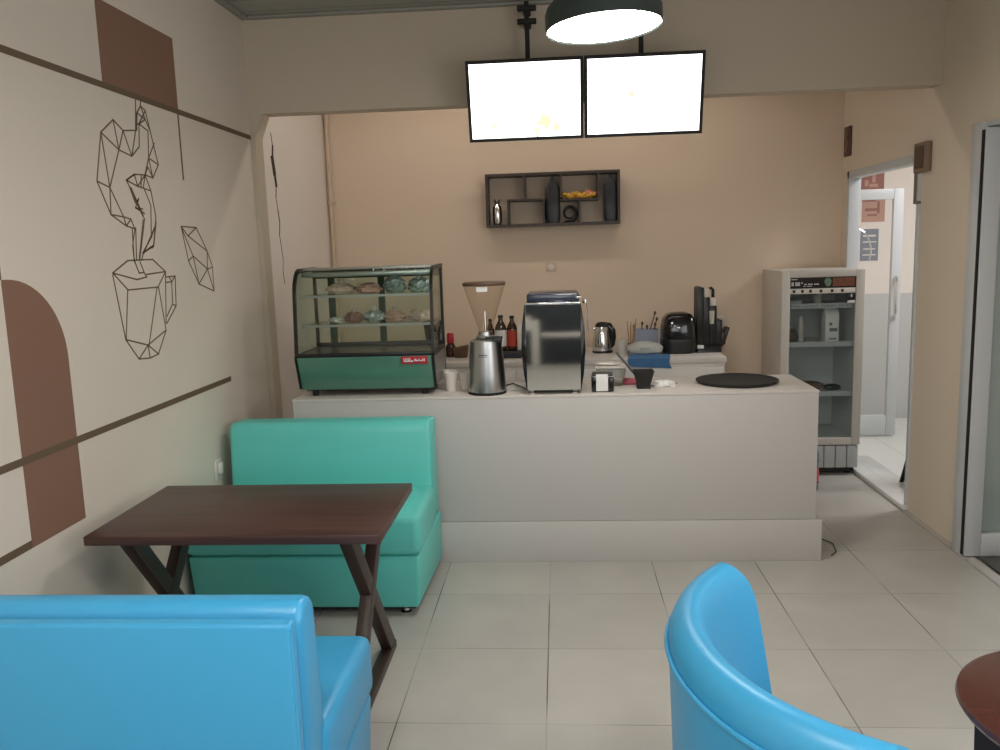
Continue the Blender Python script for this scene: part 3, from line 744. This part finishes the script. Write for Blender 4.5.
bag(-.866, 4.405, zu, .058, .050, 'film', 'film', 'silvery film bag beside the reddish bread, top shelf of the case', 'breads in the display case', 3, False, 'film_bag', 'bag')
bag(-.733, 4.405, zu, .058, .046, 'film', 'film', 'silvery film bag with a peaked top, nearest the bare glass end', 'breads in the display case', 4, True, 'film_bag', 'bag')
lo = [(-1.185,.045,.018,'filmclear','small flat pale packet at the emptier end of the lower case shelf',False), (-1.095,.052,.032,'cocoa','cocoa brown wrapped bun next to the flat packet, lower case shelf',True), (-.985,.058,.036,'film','grey film-wrapped bread with a big tuft, lower case shelf',True), (-.872,.058,.034,'bread','pinkish wrapped bread next to the grey tufted one, lower case shelf',True), (-.735,.062,.036,'bread2','pale striped wrapped bread at the glass end of the lower shelf',False)]
for i, (x, rx, rz, m, l, kn) in enumerate(lo): bag(x, 4.405, zl, rx, rz, m, 'filmclear', l, 'breads in the display case', 20+i, kn)

# ------------------------------------------------------------------ coffee grinder
t = thing('coffee_grinder', 'silver coffee grinder with a clear funnel hopper on the counter', 'grinder', (-.378, 4.245, CT))
B().lathe([(.098,0),(.100,.006),(.100,.012),(.097,.014)], 0, 0, 48).done('foot_ring', 'rubber', t)
B().lathe([(.097,.012),(.098,.02),(.094,.10),(.088,.18),(.083,.235),(.081,.262),(.079,.272),(.066,.276),(.060,.282),(.0,.283)], 0, 0, 56).done('body', 'steel', t)
b = B(); b.box(-.03, .012, -.0875, -.075, .204, .208); b.box(-.03, .012, -.0885, -.075, .196, .199); b.done('vent_slot', 'darksteel', t)
B().lathe([(.046,.282),(.050,.288),(.048,.296),(.038,.300),(.036,.318),(.0,.319)], 0, 0, 32).done('collar', 'steel', t)
b = B(); b.box(.03, .085, -.05, -.0, .262, .290, .006); b.tube([(.0,-.05,.29),(.06,-.045,.292),(.085,-.02,.288)], .006); b.done('lever', 'black', t)
h = B(); h.lathe([(.034,.318),(.034,.325),(.104,.545),(.104,.552),(.1025,.552),(.1025,.546),(.0325,.326),(.0325,.318)], 0, 0, 48)
for f in [f for f in h.bm.faces if len(f.verts) > 6]: h.bm.faces.remove(f)
h.done('hopper', 'hopper', t)
B().lathe([(0,.552),(.108,.552),(.110,.556),(.109,.566),(.104,.570),(0,.570)], 0, 0, 48).done('lid', 'brownbox', t)
B().box(-.03, .025, -.103, -.100, .525, .549).done('hopper_label', 'paper', t)
b = B(); b.lathe([(.006,.32),(.005,.42),(.003,.43),(0,.431)], 0, 0, 12); b.done('spindle', 'chrome', t)
b = B(); b.tube([(.09,.04,.03),(.13,.07,.035),(.17,.05,.02),(.21,.03,.006),(.27,.10,.006),(.3,.2,.006)], .004, 8); b.done('cable', 'black', t)

# ------------------------------------------------------------------ espresso machine
t = thing('espresso_machine', 'compact espresso machine showing its mirror-polished steel back on the counter', 'espresso machine', (-.033, 4.315, CT))
fy = -.15
B().prism([(-.135,.022),(.135,.022),(.135,.452),(-.135,.452)], 1, fy+.006, .15, .006).done('body', 'blackmatte', t)
rows = [[(x, fy - .0015*math.sin(PI*k/10), .022+.43*k/10) for x in (-.137, -.05, .05, .137)] for k in range(11)]
B().sheet(rows, .004).done('mirror_panel', 'mirror', t)
for sx_ in (-1, 1):
    p = [(-.0,.0+.02)]
    out = [(.136,.02),(.150,.10),(.160,.22),(.156,.34),(.140,.455),(.134,.455),(.134,.02)]
    B().prism([(sx_*a, c) for a, c in (out if sx_ > 0 else out[::-1])], 1, fy-.004, .13, .003).done('side_panel', 'blackgloss', t)
b = B(); b.box(-.128, .132, fy+.0, .13, .462, .508, .012, 3); b.done('top_cover', 'violet', t)
b = B(); b.box(-.136, .138, fy-.004, .14, .450, .464, .003); b.box(.115, .142, fy-.002, .05, .478, .490, .003); b.done('cup_rail', 'chrome', t)
b = B(); b.box(-.12, .12, fy+.03, .13, .012, .024); b.done('drip_base', 'black', t)
for x in (-.112, .105):
    for y in (fy+.03, .11): B().lathe([(.018,0),(.020,.008),(.012,.012),(.012,.022)], x, y, 16).done('foot', 'chrome', t)
b = B(); b.tube([(.155,.02,.455),(.172,.0,.455),(.182,-.01,.40),(.182,-.01,.30)], .0035); b.lathe([(.012,.445),(.012,.466),(0,.468)], .165, .0, 12); b.done('steam_wand', 'chrome', t)

# ------------------------------------------------------------------ things on the counter
t = thing('coffee_jar', 'small black square jar with a big white label on the counter front edge', 'jar', (.212, 4.235, CT))
B().box(-.056, .056, -.04, .045, 0, .078, .008, 3).done('body', 'blackgloss', t)
B().box(-.052, .052, -.036, .041, .080, .096, .006).done('lid', 'darksteel', t)
B().box(-.034, .026, -.0425, -.038, .006, .092, .001).done('label_paper', 'paper', t)
B().box(-.054, .054, -.0405, .046, .0765, .081, .001).done('band', 'steel', t)
t = thing('food_tub', 'clear plastic lidded tub behind the black jar on the counter', 'tub', (.265, 4.42, CT))
b = B(); b.hexa([(-.062,-.05,.001),(.062,-.05,.001),(.062,.05,.001),(-.062,.05,.001),(-.078,-.065,.095),(.078,-.065,.095),(.078,.065,.095),(-.078,.065,.095)], .01, 3); b.done('body', 'clearbox', t)
B().box(-.085, .085, -.072, .072, .096, .108, .005).done('lid', 'frost', t)
b = B(); b.blob((-.01,0,.116), .065, .05, .012, 16, 8, .15, 8, .5); b.done('film', 'filmclear', t)
t = tag(B().hexa([(-.06,-.05,0),(.06,-.05,0),(.065,.05,0),(-.055,.05,0),(-.055,-.045,.022),(.055,-.048,.014),(.06,.045,.02),(-.05,.048,.026)], .006, 3).done('folded_cloth', 'pinkcloth'), 'folded pinkish red cloth lying behind the dark cup', 'cloth'); t.location = (.385, 4.455, CT)
t = thing('knock_cup', 'dark grey square tapered cup holding a slanted spoon on the counter', 'cup', (.425, 4.305, CT))
b = B(); b.lathe([(.046,.0),(.048,.008),(.044,.012),(.072,.092),(.069,.092),(.041,.014),(0,.013)], 0, 0, 4, rot=PI/4); b.done('cup', 'blackmatte', t, ang=20)
B().bar((.0,.0,.02), (-.135,.012,.185), .012, .005, up=(0,1,0), bev=.001).done('spoon', 'darksteel', t)
t = tag((lambda b: (b.blob((0,0,.008), .062, .045, .022, 18, 8, .28, 5, .6), b)[1])(B()).done('paper_napkin', 'paper'), 'crumpled white napkin on the counter beside the dark square cup', 'napkin'); t.location = (.535, 4.36, CT+.001)
t = thing('round_tray', 'large round dark grey tray lying flat at the end of the counter', 'tray', (.925, 4.43, CT))
B().lathe([(0,0),(.195,0),(.206,.004),(.211,.012),(.211,.017),(.207,.018),(.200,.012),(.19,.009),(0,.008)], 0, 0, 64).done('dish', 'blackmatte', t)
def cup(x, y, h, label, stack=1):
    t = thing('paper_cup', label, 'cup', (x, y, CT), 0, 'paper cups by the display case')
    b = B(); b.lathe([(.024,0),(.025,.002),(.034,h-.004),(.036,h-.002),(.036,h+.002),(.033,h+.001),(.0235,.006),(0,.006)], 0, 0, 28); b.done('cup_wall', 'cupwhite', t)
    b = B(); b.tube([(.0355*math.cos(2*PI*i/28), .0355*math.sin(2*PI*i/28), h) for i in range(28)], .002, 6, True); b.done('rim', 'paper', t)
cup(-.577, 4.33, .098, 'white paper cup standing alone closest to the display case end')
cup(-.505, 4.36, .09, 'white paper cup half hidden by the silver grinder')
cup(-.600, 4.46, .09, 'white paper cup tucked behind, touching the display case side')
t = thing('document_sheet', 'white paper sheets lying between the grinder and the espresso machine', 'paper', (-.212, 4.43, CT))
B().box(-.07, .05, -.1, .1, .0, .003).done('sheet', 'paper', t); s_ = B().box(-.06, .055, -.09, .11, .0032, .006).done('sheet', 'paper', t); s_.rotation_euler = (0,0,.06)

# ------------------------------------------------------------------ things on the back counter
def at(x, y): return (x, y, BT)
t = thing('electric_kettle', 'steel electric kettle with black handle and lid on the back counter', 'kettle', at(.298, 5.86))
B().lathe([(.078,0),(.080,.012),(.078,.018)], 0, 0, 32).done('base', 'black', t)
B().lathe([(.074,.018),(.075,.03),(.068,.12),(.058,.185),(.052,.205),(.0,.206)], -.005, 0, 36).done('body', 'chrome', t)
B().lathe([(.052,.205),(.048,.225),(.03,.24),(.0,.244)], -.005, 0, 28).done('lid', 'black', t)
b = B(); b.tube([(.01,-.0,.222),(.045,0,.212),(.070,0,.17),(.076,0,.12),(.07,0,.06),(.055,0,.035)], [.022,.03,.031,.028,.022,.016], 14); b.done('handle', 'blackgloss', t)
b = B(); b.prism([(-.05,.17),(-.085,.19),(-.05,.205)], 1, -.014, .014, .003); b.done('spout', 'chrome', t)
t.scale = (.92, .92, .88)
t = thing('plastic_tumbler', 'small milky tumbler beside the steel kettle', 'tumbler', at(.425, 5.75)); b = B(); b.lathe([(.03,0),(.036,.10),(.034,.10),(.028,.004),(0,.004)], 0, 0, 24); b.done('cup_wall', 'frost', t)
t = thing('stirrer_jar', 'narrow jar of thin bamboo stirrers between tumbler and blue box', 'jar', at(.49, 5.80))
b = B(); b.lathe([(.022,0),(.024,.01),(.024,.07),(.022,.07),(.022,.004),(0,.004)], 0, 0, 20); b.done('body', 'clearbox', t)
rn = random.Random(3)
for i in range(7):
    a = rn.uniform(0, 6.28); B().tube([(.01*math.cos(a), .01*math.sin(a), .006), (.035*math.cos(a), .02*math.sin(a), rn.uniform(.17,.25))], .0035, 6).done('stick', 'stick', t)
t = thing('utensil_box', 'pale blue box full of dark utensils leaning out on the back counter', 'box', at(.60, 5.92))
b = B(); b.box(-.085, .085, -.05, .05, 0, .004); b.box(-.085, .085, -.05, -.046, .004, .15); b.box(-.085, .085, .046, .05, .004, .15); b.box(-.085, -.081, -.046, .046, .004, .15); b.box(.081, .085, -.046, .046, .004, .15); b.done('box_wall', 'paleblue', t)
for (x, y, q, l) in ((-.06,0,-.02,.17),(-.03,.01,.01,.19),(.02,-.01,.06,.22),(.0,.02,.07,.26),(.05,.01,.02,.18),(.04,-.02,-.03,.17)):
    b = B(); b.tube([(x,y,.01),(x+q,y,l)], .004, 6); b.blob((x+q,y,l), .009, .006, .014, 8, 6); b.done('utensil', 'brownbox', t)
def drape(name, m, label, cat, pts, loc, th=.004):
    o = B().sheet(pts, th).done(name, m); tag(o, label, cat); o.location = loc; return o
rn = random.Random(9)
def cl(nx, ny, f): return [[f(i/(nx-1), j/(ny-1)) for j in range(ny)] for i in range(nx)]
BF = 5.49                                       # front edge of the back counter top
drape('hanging_cloth', 'bluecloth', 'blue cloth draped over the front edge of the back counter', 'cloth',
      cl(13, 12, lambda u, v: (-.135+.27*u+.01*math.sin(7*v), (.16-.30*v if v < .55 else -.012-.004*math.sin(9*u)) if v < .5 else -.010-.005*abs(math.sin(8*u)), .006 + .002*math.sin(12*u) if v < .5 else .004-(v-.5)*(.09+.03*u)*1.2)), (.585, BF, BT))
t = tag((lambda b: (b.blob((0,0,.03), .12, .07, .055, 20, 10, .12, 12, .5), b)[1])(B()).done('crumpled_towel', 'greycloth'), 'pale crumpled towel heaped in front of the pale blue box', 'towel'); t.location = (.575, 5.70, BT+.006)
t = thing('rice_cooker', 'large glossy black rounded cooker on the back counter', 'cooker', at(.808, 5.78))
b = B(); pr = [(.108,0),(.118,.01),(.122,.08),(.120,.105)]
def sq(b, prof, n=40, e=.55, sy=1):
    R = []
    for r, z in prof:
        R.append([b.bm.verts.new((r*math.copysign(abs(math.cos(2*PI*i/n))**e, math.cos(2*PI*i/n)), sy*r*math.copysign(abs(math.sin(2*PI*i/n))**e, math.sin(2*PI*i/n)), z)) for i in range(n)])
    for A, C in zip(R, R[1:]):
        for i in range(n): b.bm.faces.new((A[i], A[(i+1)%n], C[(i+1)%n], C[i]))
    b.bm.faces.new(R[0][::-1]); b.bm.faces.new(R[-1]); return b
sq(B(), pr).done('base', 'black', t)
sq(B(), [(.119,.106),(.121,.14),(.117,.20),(.106,.25),(.085,.282),(.05,.296),(.01,.299)]).done('lid', 'blackgloss', t)
b = B(); b.box(-.02, .0, -.122, -.112, .18, .20, .003); b.done('latch', 'chrome', t)
t.scale = (.98, .98, .93)
t = thing('cup_rack', 'tall stepped black rack of cups and lids beside the black cooker', 'rack', at(1.015, 5.80))
t.scale = (1, 1, .965)
b = B()
b.hexa([(-.085,-.09,0),(.075,-.09,0),(.085,.09,0),(-.085,.09,0),(-.075,-.07,.05),(.08,-.07,.05),(.09,.09,.05),(-.08,.09,.05)], .004)
b.done('foot_tray', 'black', t)
cols = [(-.062,.455,.023),(-.02,.385,.021),(.024,.325,.023),(.064,.225,.019),(.093,.14,.014)]
B().prism([(-.085,.03),(.108,.03),(.108,.135),(.082,.135),(.082,.225),(.047,.225),(.047,.325),(.005,.325),(.005,.385),(-.040,.385),(-.040,.455),(-.085,.455)], 1, .02, .075, .002).done('back_panel', 'black', t)
for x, h, r in cols: B().box(x-r, x+r, -.06, .07, .05, h, .004).done('compartment', 'black', t)
b = B(); b.prism([(.10,.05),(.135,.17),(.118,.17),(.098,.14)], 1, -.06, .06, .002); b.done('side_wing', 'black', t)
b = B(); b.tube([(.03,.0,.32),(.03,.0,.435),(.018,.0,.448),(.006,.0,.442)], .011, 10); b.box(-.083,-.060,-.04,.04,.40,.462,.004); b.done('prong', 'black', t)
for (x, z, r) in ((-.022,.385,.022),(.02,.322,.030)):
    b = B(); b.lathe([(r*.75,z),(r,z+.05),(r*.96,z+.056),(0,z+.06)], x, -.02, 22); b.done('stacked_lids', 'cupwhite', t)
b = B(); b.lathe([(.014,.20),(.018,.29),(0,.292)], .012, -.066, 16); b.done('spoon_holder', 'frost', t)
b = B(); b.box(-.088,-.045,-.098,-.088,.03,.055,.003); b.done('tag', 'paper', t)
# left part of the back counter
t = thing('sauce_bottle', 'brown sauce bottle with a tall red cap beside the display case', 'bottle', at(-.765, 5.80))
b = B(); b.lathe([(.034,0),(.036,.01),(.036,.07),(.022,.095),(.020,.10)], 0, 0, 24); b.done('body', 'glassdark', t)
B().lathe([(.024,.098),(.026,.102),(.024,.160),(.020,.167),(0,.168)], 0, 0, 20).done('cap', 'redplastic', t)
t = thing('spice_box', 'small open black tray box next to the red-capped bottle', 'box', at(-.69, 5.76))
b = B(); b.hexa([(-.04,-.04,0),(.045,-.04,0),(.045,.04,0),(-.04,.04,0),(-.05,-.05,.065),(.055,-.05,.085),(.055,.05,.085),(-.05,.05,.065)], .003); b.done('box_wall', 'brownbox', t)
t = thing('blender_jar', 'dark glass blender jar with black base beyond the display case glass', 'blender', at(-.88, 5.75))
B().lathe([(.06,0),(.062,.06),(.05,.08)], 0, 0, 24).done('base', 'black', t)
b = B(); b.lathe([(.045,.08),(.062,.24),(.06,.24),(.043,.085),(0,.084)], 0, 0, 24); b.done('jar', 'glassdark', t)
B().lathe([(.064,.24),(.064,.262),(.03,.275),(0,.276)], 0, 0, 24).done('lid', 'black', t)
t = thing('storage_box', 'low dark box carrying bottles between grinder and espresso machine', 'box', at(-.345, 5.70))
b = B(); b.box(-.13, .085, -.07, .07, 0, .05, .004); b.done('box_wall', 'darkprint', t)
B().box(-.1, .06, -.072, -.069, .012, .03).done('label_strip', 'violet', t)
def bottle(x, y, h, r, mbody, mcap, label, name='syrup_bottle', labm=None):
    t = thing(name, label, 'bottle', (x, y, BT+.051), 0, 'bottles behind the grinder')
    b = B(); b.lathe([(r*.92,0),(r,.008),(r,h*.62),(r*.8,h*.72),(r*.38,h*.85),(r*.36,h*.93)], 0, 0, 24); b.done('body', mbody, t)
    B().lathe([(r*.44,h*.92),(r*.46,h*.925),(r*.44,h),(0,h+.001)], 0, 0, 18).done('cap', 'black', t)
    if labm: B().lathe([(r*1.02,h*.12),(r*1.02,h*.58)], 0, 0, 24).done('label_wrap', labm, t)
bottle(-.325, 5.70, .235, .036, 'glassdark', 'black', 'clear brown bottle with an orange-red label and black cap', labm='orangered')
bottle(-.402, 5.70, .24, .040, 'glassdark', 'black', 'wide brown bottle with black cap and pale label beside the orange-labelled one', labm='paper')
bottle(-.474, 5.71, .215, .028, 'glassdark', 'black', 'thin brown bottle nearest the grinder hopper')
t = thing('juice_carton', 'slim white carton standing at the espresso machine end of the bottles', 'carton', (-.272, 5.69, BT+.051))
B().box(-.016, .016, -.03, .03, 0, .17, .002).done('body', 'cupwhite', t); B().prism([(-.016,.17),(.016,.17),(.0,.20)], 1, -.03, .03).done('gable', 'cupwhite', t)

# ------------------------------------------------------------------ display fridge
FX0, FX1, FY, FH = 1.478, 2.016, 5.70, 1.40
t = thing('display_fridge', 'white upright glass-door display fridge standing by the inner doorway', 'fridge', ((FX0+FX1)/2, FY, 0))
w = (FX1-FX0)/2
b = B(); b.box(-w, -w+.03, .04, .53, .05, FH, .004); b.box(w-.03, w, .04, .53, .05, FH, .004); b.box(-w+.03, w-.03, .04, .53, FH-.03, FH); b.box(-w+.03, w-.03, .04, .53, .05, .25); b.box(-w+.03, w-.03, .50, .53, .25, FH-.03)
b.done('cabinet_body', 'fridgewhite', t)
b = B(); b.box(-w+.031, -w+.036, .05, .50, .25, FH-.03); b.box(w-.036, w-.031, .05, .50, .25, FH-.03); b.box(-w+.036, w-.036, .493, .499, .25, FH-.03); b.box(-w+.036, w-.036, .05, .493, .25, .256); b.done('liner', 'fridgein', t)
fr = B(); e = .056; z0_, z1_ = .215, FH-.002
fr.box(-w, -w+e, 0, .038, z0_, z1_, .004); fr.box(w-e, w, 0, .038, z0_, z1_, .004); fr.box(-w+e, w-e, 0, .038, z0_, z0_+.05, .003); fr.box(-w+e, w-e, 0, .038, z1_-.045, z1_, .003)
door = fr.done('door', 'fridgewhite', t)
B().box(-w+e-.006, w-e+.006, .012, .020, z0_+.045, z1_-.04).done('door_glass', 'fridgeglass', door)
zt = z1_ - .045
hd = B().box(-w+e, w-e, .004, .010, zt-.072, zt).done('header_sign', 'fridgeblack', door)
b = B(); b.box(-w+e+.005, -w+e+.045, .002, .004, zt-.014, zt-.010)
for (a, c, z, h) in ((.008,.085,.040,.009),(.008,.075,.054,.011),(.09,.20,.049,.007),(.085,.15,.060,.004)):
    n = int((c-a)/.008)
    for i in range(n):
        if (i*7) % 5 != 4: b.box(-w+e+a+i*.008, -w+e+a+i*.008+.0062, .002, .004, zt-z, zt-z+h)
b.done('header_lettering', 'paper', hd)
b = B(); b.box(-w+e+.275, w-e-.01, .002, .004, zt-.062, zt-.006); b.done('header_picture', 'fridgephoto', hd)
b = B(); b.blob((-w+e+.245,.004,zt-.034), .022, .002, .028, 12, 8, .2, 2); b.done('header_leaf', 'headgreen', hd)
st = B().box(-w+e, w-e-.004, .002, .009, zt-.108, zt-.074, .001).done('header_strip', 'cupwhite', door)
b = B()
for i, x in enumerate((.015,.07,.122,.190,.262,.328)):
    b.box(-w+e+x, -w+e+x+.018, .0005, .0022, zt-.1, zt-.082); 
b.done('strip_icon', 'darkprint', st)
ct = B().box(w-e-.055, w-e-.004, -.002, .004, zt-.155, zt-.112, .002).done('thermostat', 'black', door)
B().box(w-e-.034, w-e-.026, -.004, -.001, zt-.135, zt-.118).done('thermostat_mark', 'paper', ct)
B().box(w-e-.055, w-e-.006, -.002, .004, zt-.175, zt-.158, .002).done('sticker', 'paper', door)
g = B()
for i in range(7): g.box(-w+.004+i*(2*w-.008)/7, -w+.004+(i+1)*(2*w-.008)/7-.006, .004, .04, .055, .208, .003)
g.done('lower_grille', 'slatgrey', t)
B().box(-w+.02, w-.02, .05, .5, .02, .05).done('underframe', 'black', t)
for x in (-w+.05, w-.05):
    for y in (.09, .46): B().lathe([(.02,0),(.022,.02)], x, y, 14).done('foot', 'rubber', t)
for z in (1.165, .905, .565):
    b = B(); b.box(-w+.037, w-.037, .06, .47, z-.006, z); b.done('shelf', 'fridgein', t)
    b = B(); b.box(-w+.037, w-.037, .052, .06, z-.022, z+.012); b.done('shelf_front', 'slatgrey', t)
    if z > 1.1:
        b = B()
        for i in range(24):
            if i % 7 != 5: b.box(-w+.06+i*.0165, -w+.06+i*.0165+.009, .050, .052, z-.012, z-.002+.004*(i % 2))
        b.done('price_marks', 'milkprint', t)
fx = (FX0+FX1)/2
t = thing('milk_carton', 'white milk carton with grey print inside the glass fridge', 'carton', (fx+.095, FY+.14, .906))
B().box(-.045, .045, -.045, .045, 0, .19, .003).done('body', 'paper', t)
B().prism([(-.045,.19),(.045,.19),(.012,.225),(-.012,.225)], 0, -.045, .045, .002).done('gable_top', 'paper', t)
b = B(); b.box(-.02,.0,-.047,-.045,.115,.135); b.box(-.018,.034,-.047,-.045,.075,.098); b.box(-.02,.03,-.047,-.045,.02,.03); b.done('print', 'milkprint', t)
B().box(-.03,.03,-.006,.006,.225,.238,.001).done('crimp', 'paper', t)
t = thing('milk_bottle', 'slim milky bottle between the carton and the fridge wall', 'bottle', (fx-.085, FY+.2, .906)); B().lathe([(.022,0),(.024,.1),(.016,.15),(.014,.155)], 0, 0, 18).done('body', 'frost', t); B().lathe([(.016,.155),(.016,.175),(0,.176)], 0, 0, 14).done('cap', 'frost', t)
t = thing('food_bag', 'dark wrapped food bag in the corner of the fridge middle shelf', 'bag', (fx-.165, FY+.18, .906)); B().blob((0,0,.04), .055, .05, .05, 14, 9, .15, 31, .25).done('bag_body', 'greybag', t); B().blob((0,0,.10), .02, .02, .025, 10, 7, .2, 32).done('bag_tuft', 'film', t)
t = thing('lidded_cup', 'pale lidded cup on the top shelf of the fridge', 'cup', (fx+.02, FY+.18, 1.166)); B().lathe([(.026,0),(.036,.075)], 0, 0, 20).done('cup_wall', 'frost', t); B().lathe([(.038,.075),(.038,.085),(.02,.098),(0,.099)], 0, 0, 20).done('lid', 'frost', t)
t = thing('food_pack', 'flat dim pack lying on the top shelf of the fridge', 'pack', (fx-.15, FY+.18, 1.166)); B().box(-.05, .05, -.06, .06, 0, .03, .008, 3).done('tray', 'greycloth', t); B().blob((0,0,.032), .045, .05, .012, 14, 8, .1, 33, .5).done('film', 'film', t)
t = thing('fish_pack', 'dark shiny pack lying along the lowest fridge shelf', 'pack', (fx+.03, FY+.18, .566)); b = B(); b.blob((-.06,0,.03), .10, .06, .034, 16, 9, .15, 35, .3); b.done('bag_body', 'greybag', t); b = B(); b.blob((.10,-.01,.02), .06, .03, .022, 14, 8, .15, 36, .3); b.done('bag_tail', 'darksteel', t)

# canister rack behind the counter end
t = thing('water_jug', 'dark jug with a red band standing at the far end of the counter', 'jug', (1.565, 5.38, 0))
B().lathe([(.075,0),(.08,.01),(.08,.24),(.07,.28),(.03,.315),(.026,.33)], 0, 0, 28).done('body', 'bluestick', t)
B().lathe([(.0815,.06),(.083,.065),(.083,.14),(.0815,.145)], 0, 0, 28).done('band', 'redplastic', t)
b = B()
for z in (.05, .19): b.tube([(.083*math.cos(2*PI*i/24), .083*math.sin(2*PI*i/24), z) for i in range(24)], .005, 6, True)
b.done('hoop', 'chrome', t)
B().lathe([(.03,.33),(.03,.345),(0,.347)], 0, 0, 20).done('cap', 'black', t)
# cable on the floor at the counter end
t = tag(B().tube([(1.40,4.62,.006),(1.37,4.46,.006),(1.42,4.36,.006),(1.40,4.24,.006),(1.36,4.19,.006)], .0028, 6).done('floor_cable', 'black'), 'thin black cable on the floor at the counter end', 'cable')

# ------------------------------------------------------------------ beyond the inner doorway
def poster(x, z, w_, h_, m, label, extra, name='poster', cat='poster'):
    t = thing(name, label, cat, (x, 7.5, z))
    B().box(-w_/2, w_/2, -.004, 0, -h_/2, h_/2).done('sheet', m, t)
    b = B()
    for (a, c, d_, f_) in extra: b.box(a, c, -.006, -.004, d_, f_)
    b.done('printed_blocks', 'pictured' if m == 'posterpink' else 'paper' if m == 'postblue' else 'posterpink', t)
poster(2.68, 2.085, .20, .17, 'pictured', 'small red poster highest on the wall past the inner doorway', [(-.06,-.03,-.05,.0),(-.02,.05,-.06,-.03),(.0,.03,-.02,.05)])
poster(2.70, 1.845, .19, .22, 'posterpink', 'pink poster with red print below the small red poster', [(-.095,.02,.06,.11),(-.07,.03,-.02,.005),(-.05,.03,-.06,-.045),(.03,.05,-.04,.06)])
poster(2.675, 1.54, .15, .27, 'postblue', 'blue grey wall calendar sheet below the pink poster', [(-.055,.05,.07,.085),(-.055,.055,.02,.03),(-.05,.05,-.04,-.03),(-.055,.055,-.09,-.08)], 'wall_calendar', 'calendar')
t = tag(B().tube([(2.27+.12*math.sin(a), 6.66, 1.50+.17*math.cos(a)) for a in [-.2+.16*i for i in range(15)]], .006, 8).done('wire_hoop', 'chrome'), 'thin bright wire hook curving beside the glass door leaf', 'hook')

# ------------------------------------------------------------------ furniture of the side room
def side_chair(x, y, rz, label):
    t = thing('metal_chair', label, 'chair', (x, y, .016), rz, 'black chairs in the side room')
    B().box(-.19, .19, -.19, .19, .425, .45, .008).done('seat', 'darkmetal', t)
    for sx_ in (-1, 1):
        for sy_ in (-1, 1): B().tube([(sx_*.16, sy_*.16, .43), (sx_*.225, sy_*.225, 0)], .014, 8).done('leg', 'darkmetal', t)
        B().tube([(sx_*.17,.18,.44),(sx_*.17,.22,.84)], .013, 8).done('back_post', 'darkmetal', t)
    for z in (.62, .72, .82): B().tube([(-.17,.205,z),(0,.23,z),(.17,.205,z)], .013, 8).done('back_slat', 'darkmetal', t)
    return t
side_chair(2.672, 4.665, PI/2, 'black metal chair visible through the glass of the open shop door')
side_chair(2.475, 5.29, .35, 'black metal chair of which one slanted leg shows in the inner doorway')
t = thing('side_table', 'low brown slab table on black legs seen through the open glass door', 'table', (3.05, 5.52, .016))
B().box(-.36, .36, -.3, .3, .555, .59, .006).done('tabletop', 'outwood', t)
for ax in (-.3, .3):
    for ay in (-.24, .24): B().tube([(ax, ay, .555), (ax*1.08, ay*1.08, 0)], .015, 8).done('leg', 'darkmetal', t)
B().box(-.3, .3, -.24, .24, .50, .515).done('under_shelf', 'darkmetal', t)
t = tag(B().box(2.045, 2.95, 2.9, 4.12, .0155, .024, .004).done('door_mat', 'mat'), 'dark grey mat on the side room floor behind the shop door sill', 'mat')

# ------------------------------------------------------------------ light
def area(name, loc, rot, sx_, sy_, power, col=(1,1,1)):
    l = D.lights.new(name, 'AREA'); l.shape = 'RECTANGLE'; l.size = sx_; l.size_y = sy_; l.energy = power; l.color = col
    o = D.objects.new(name, l); COL.objects.link(o); o.location = loc; o.rotation_euler = rot
    return o
# tube lamp of the counter area, on the ceiling behind the beam
t = thing('tube_lamp', 'white tube lamp on the ceiling behind the beam, out of view', 'lamp', (-.12, 5.30, CZ-.001))
B().box(-1.28, 1.28, -.03, .03, -.03, 0, .004).done('housing', 'white', t)
B().tube([(-1.24,0,-.045),(1.24,0,-.045)], .014, 12).done('tube', mat('tube glow', 'fff6ee', .5, emit=20), t)
area('side_room_light', (3.4, 5.6, 2.73), (0,0,0), 1.2, .4, 36, (.97,.98,1))
area('window_daylight', (.2, YF-.02, 1.88), (PI/2,0,0), 2.9, 1.1, 25, (.98,.99,1))
area('side_window_daylight', (XR+.02, .15, 1.62), (0,PI/2,0), 1.36, 3.7, 36, (.98,.99,1))

W = D.worlds.new('World'); SC.world = W; W.use_nodes = True
bg = W.node_tree.nodes['Background']; bg.inputs[0].default_value = (.75,.82,.9,1); bg.inputs[1].default_value = .4

# ------------------------------------------------------------------ camera
cam = D.cameras.new('camera'); co = D.objects.new('camera', cam); COL.objects.link(co)
cam.sensor_width = 36; cam.lens = FPX*36/1000; cam.clip_start = .05
m = Matrix(((RX.x, UX.x, -FX.x, 0), (RX.y, UX.y, -FX.y, 0), (RX.z, UX.z, -FX.z, CAMZ), (0,0,0,1)))
co.matrix_world = m
SC.camera = co
vs = SC.view_settings
SC.display_settings.display_device = 'sRGB'
vs.view_transform = 'Standard'; vs.look = 'None'; vs.gamma = 1; vs.exposure = .22; vs.use_curve_mapping = False
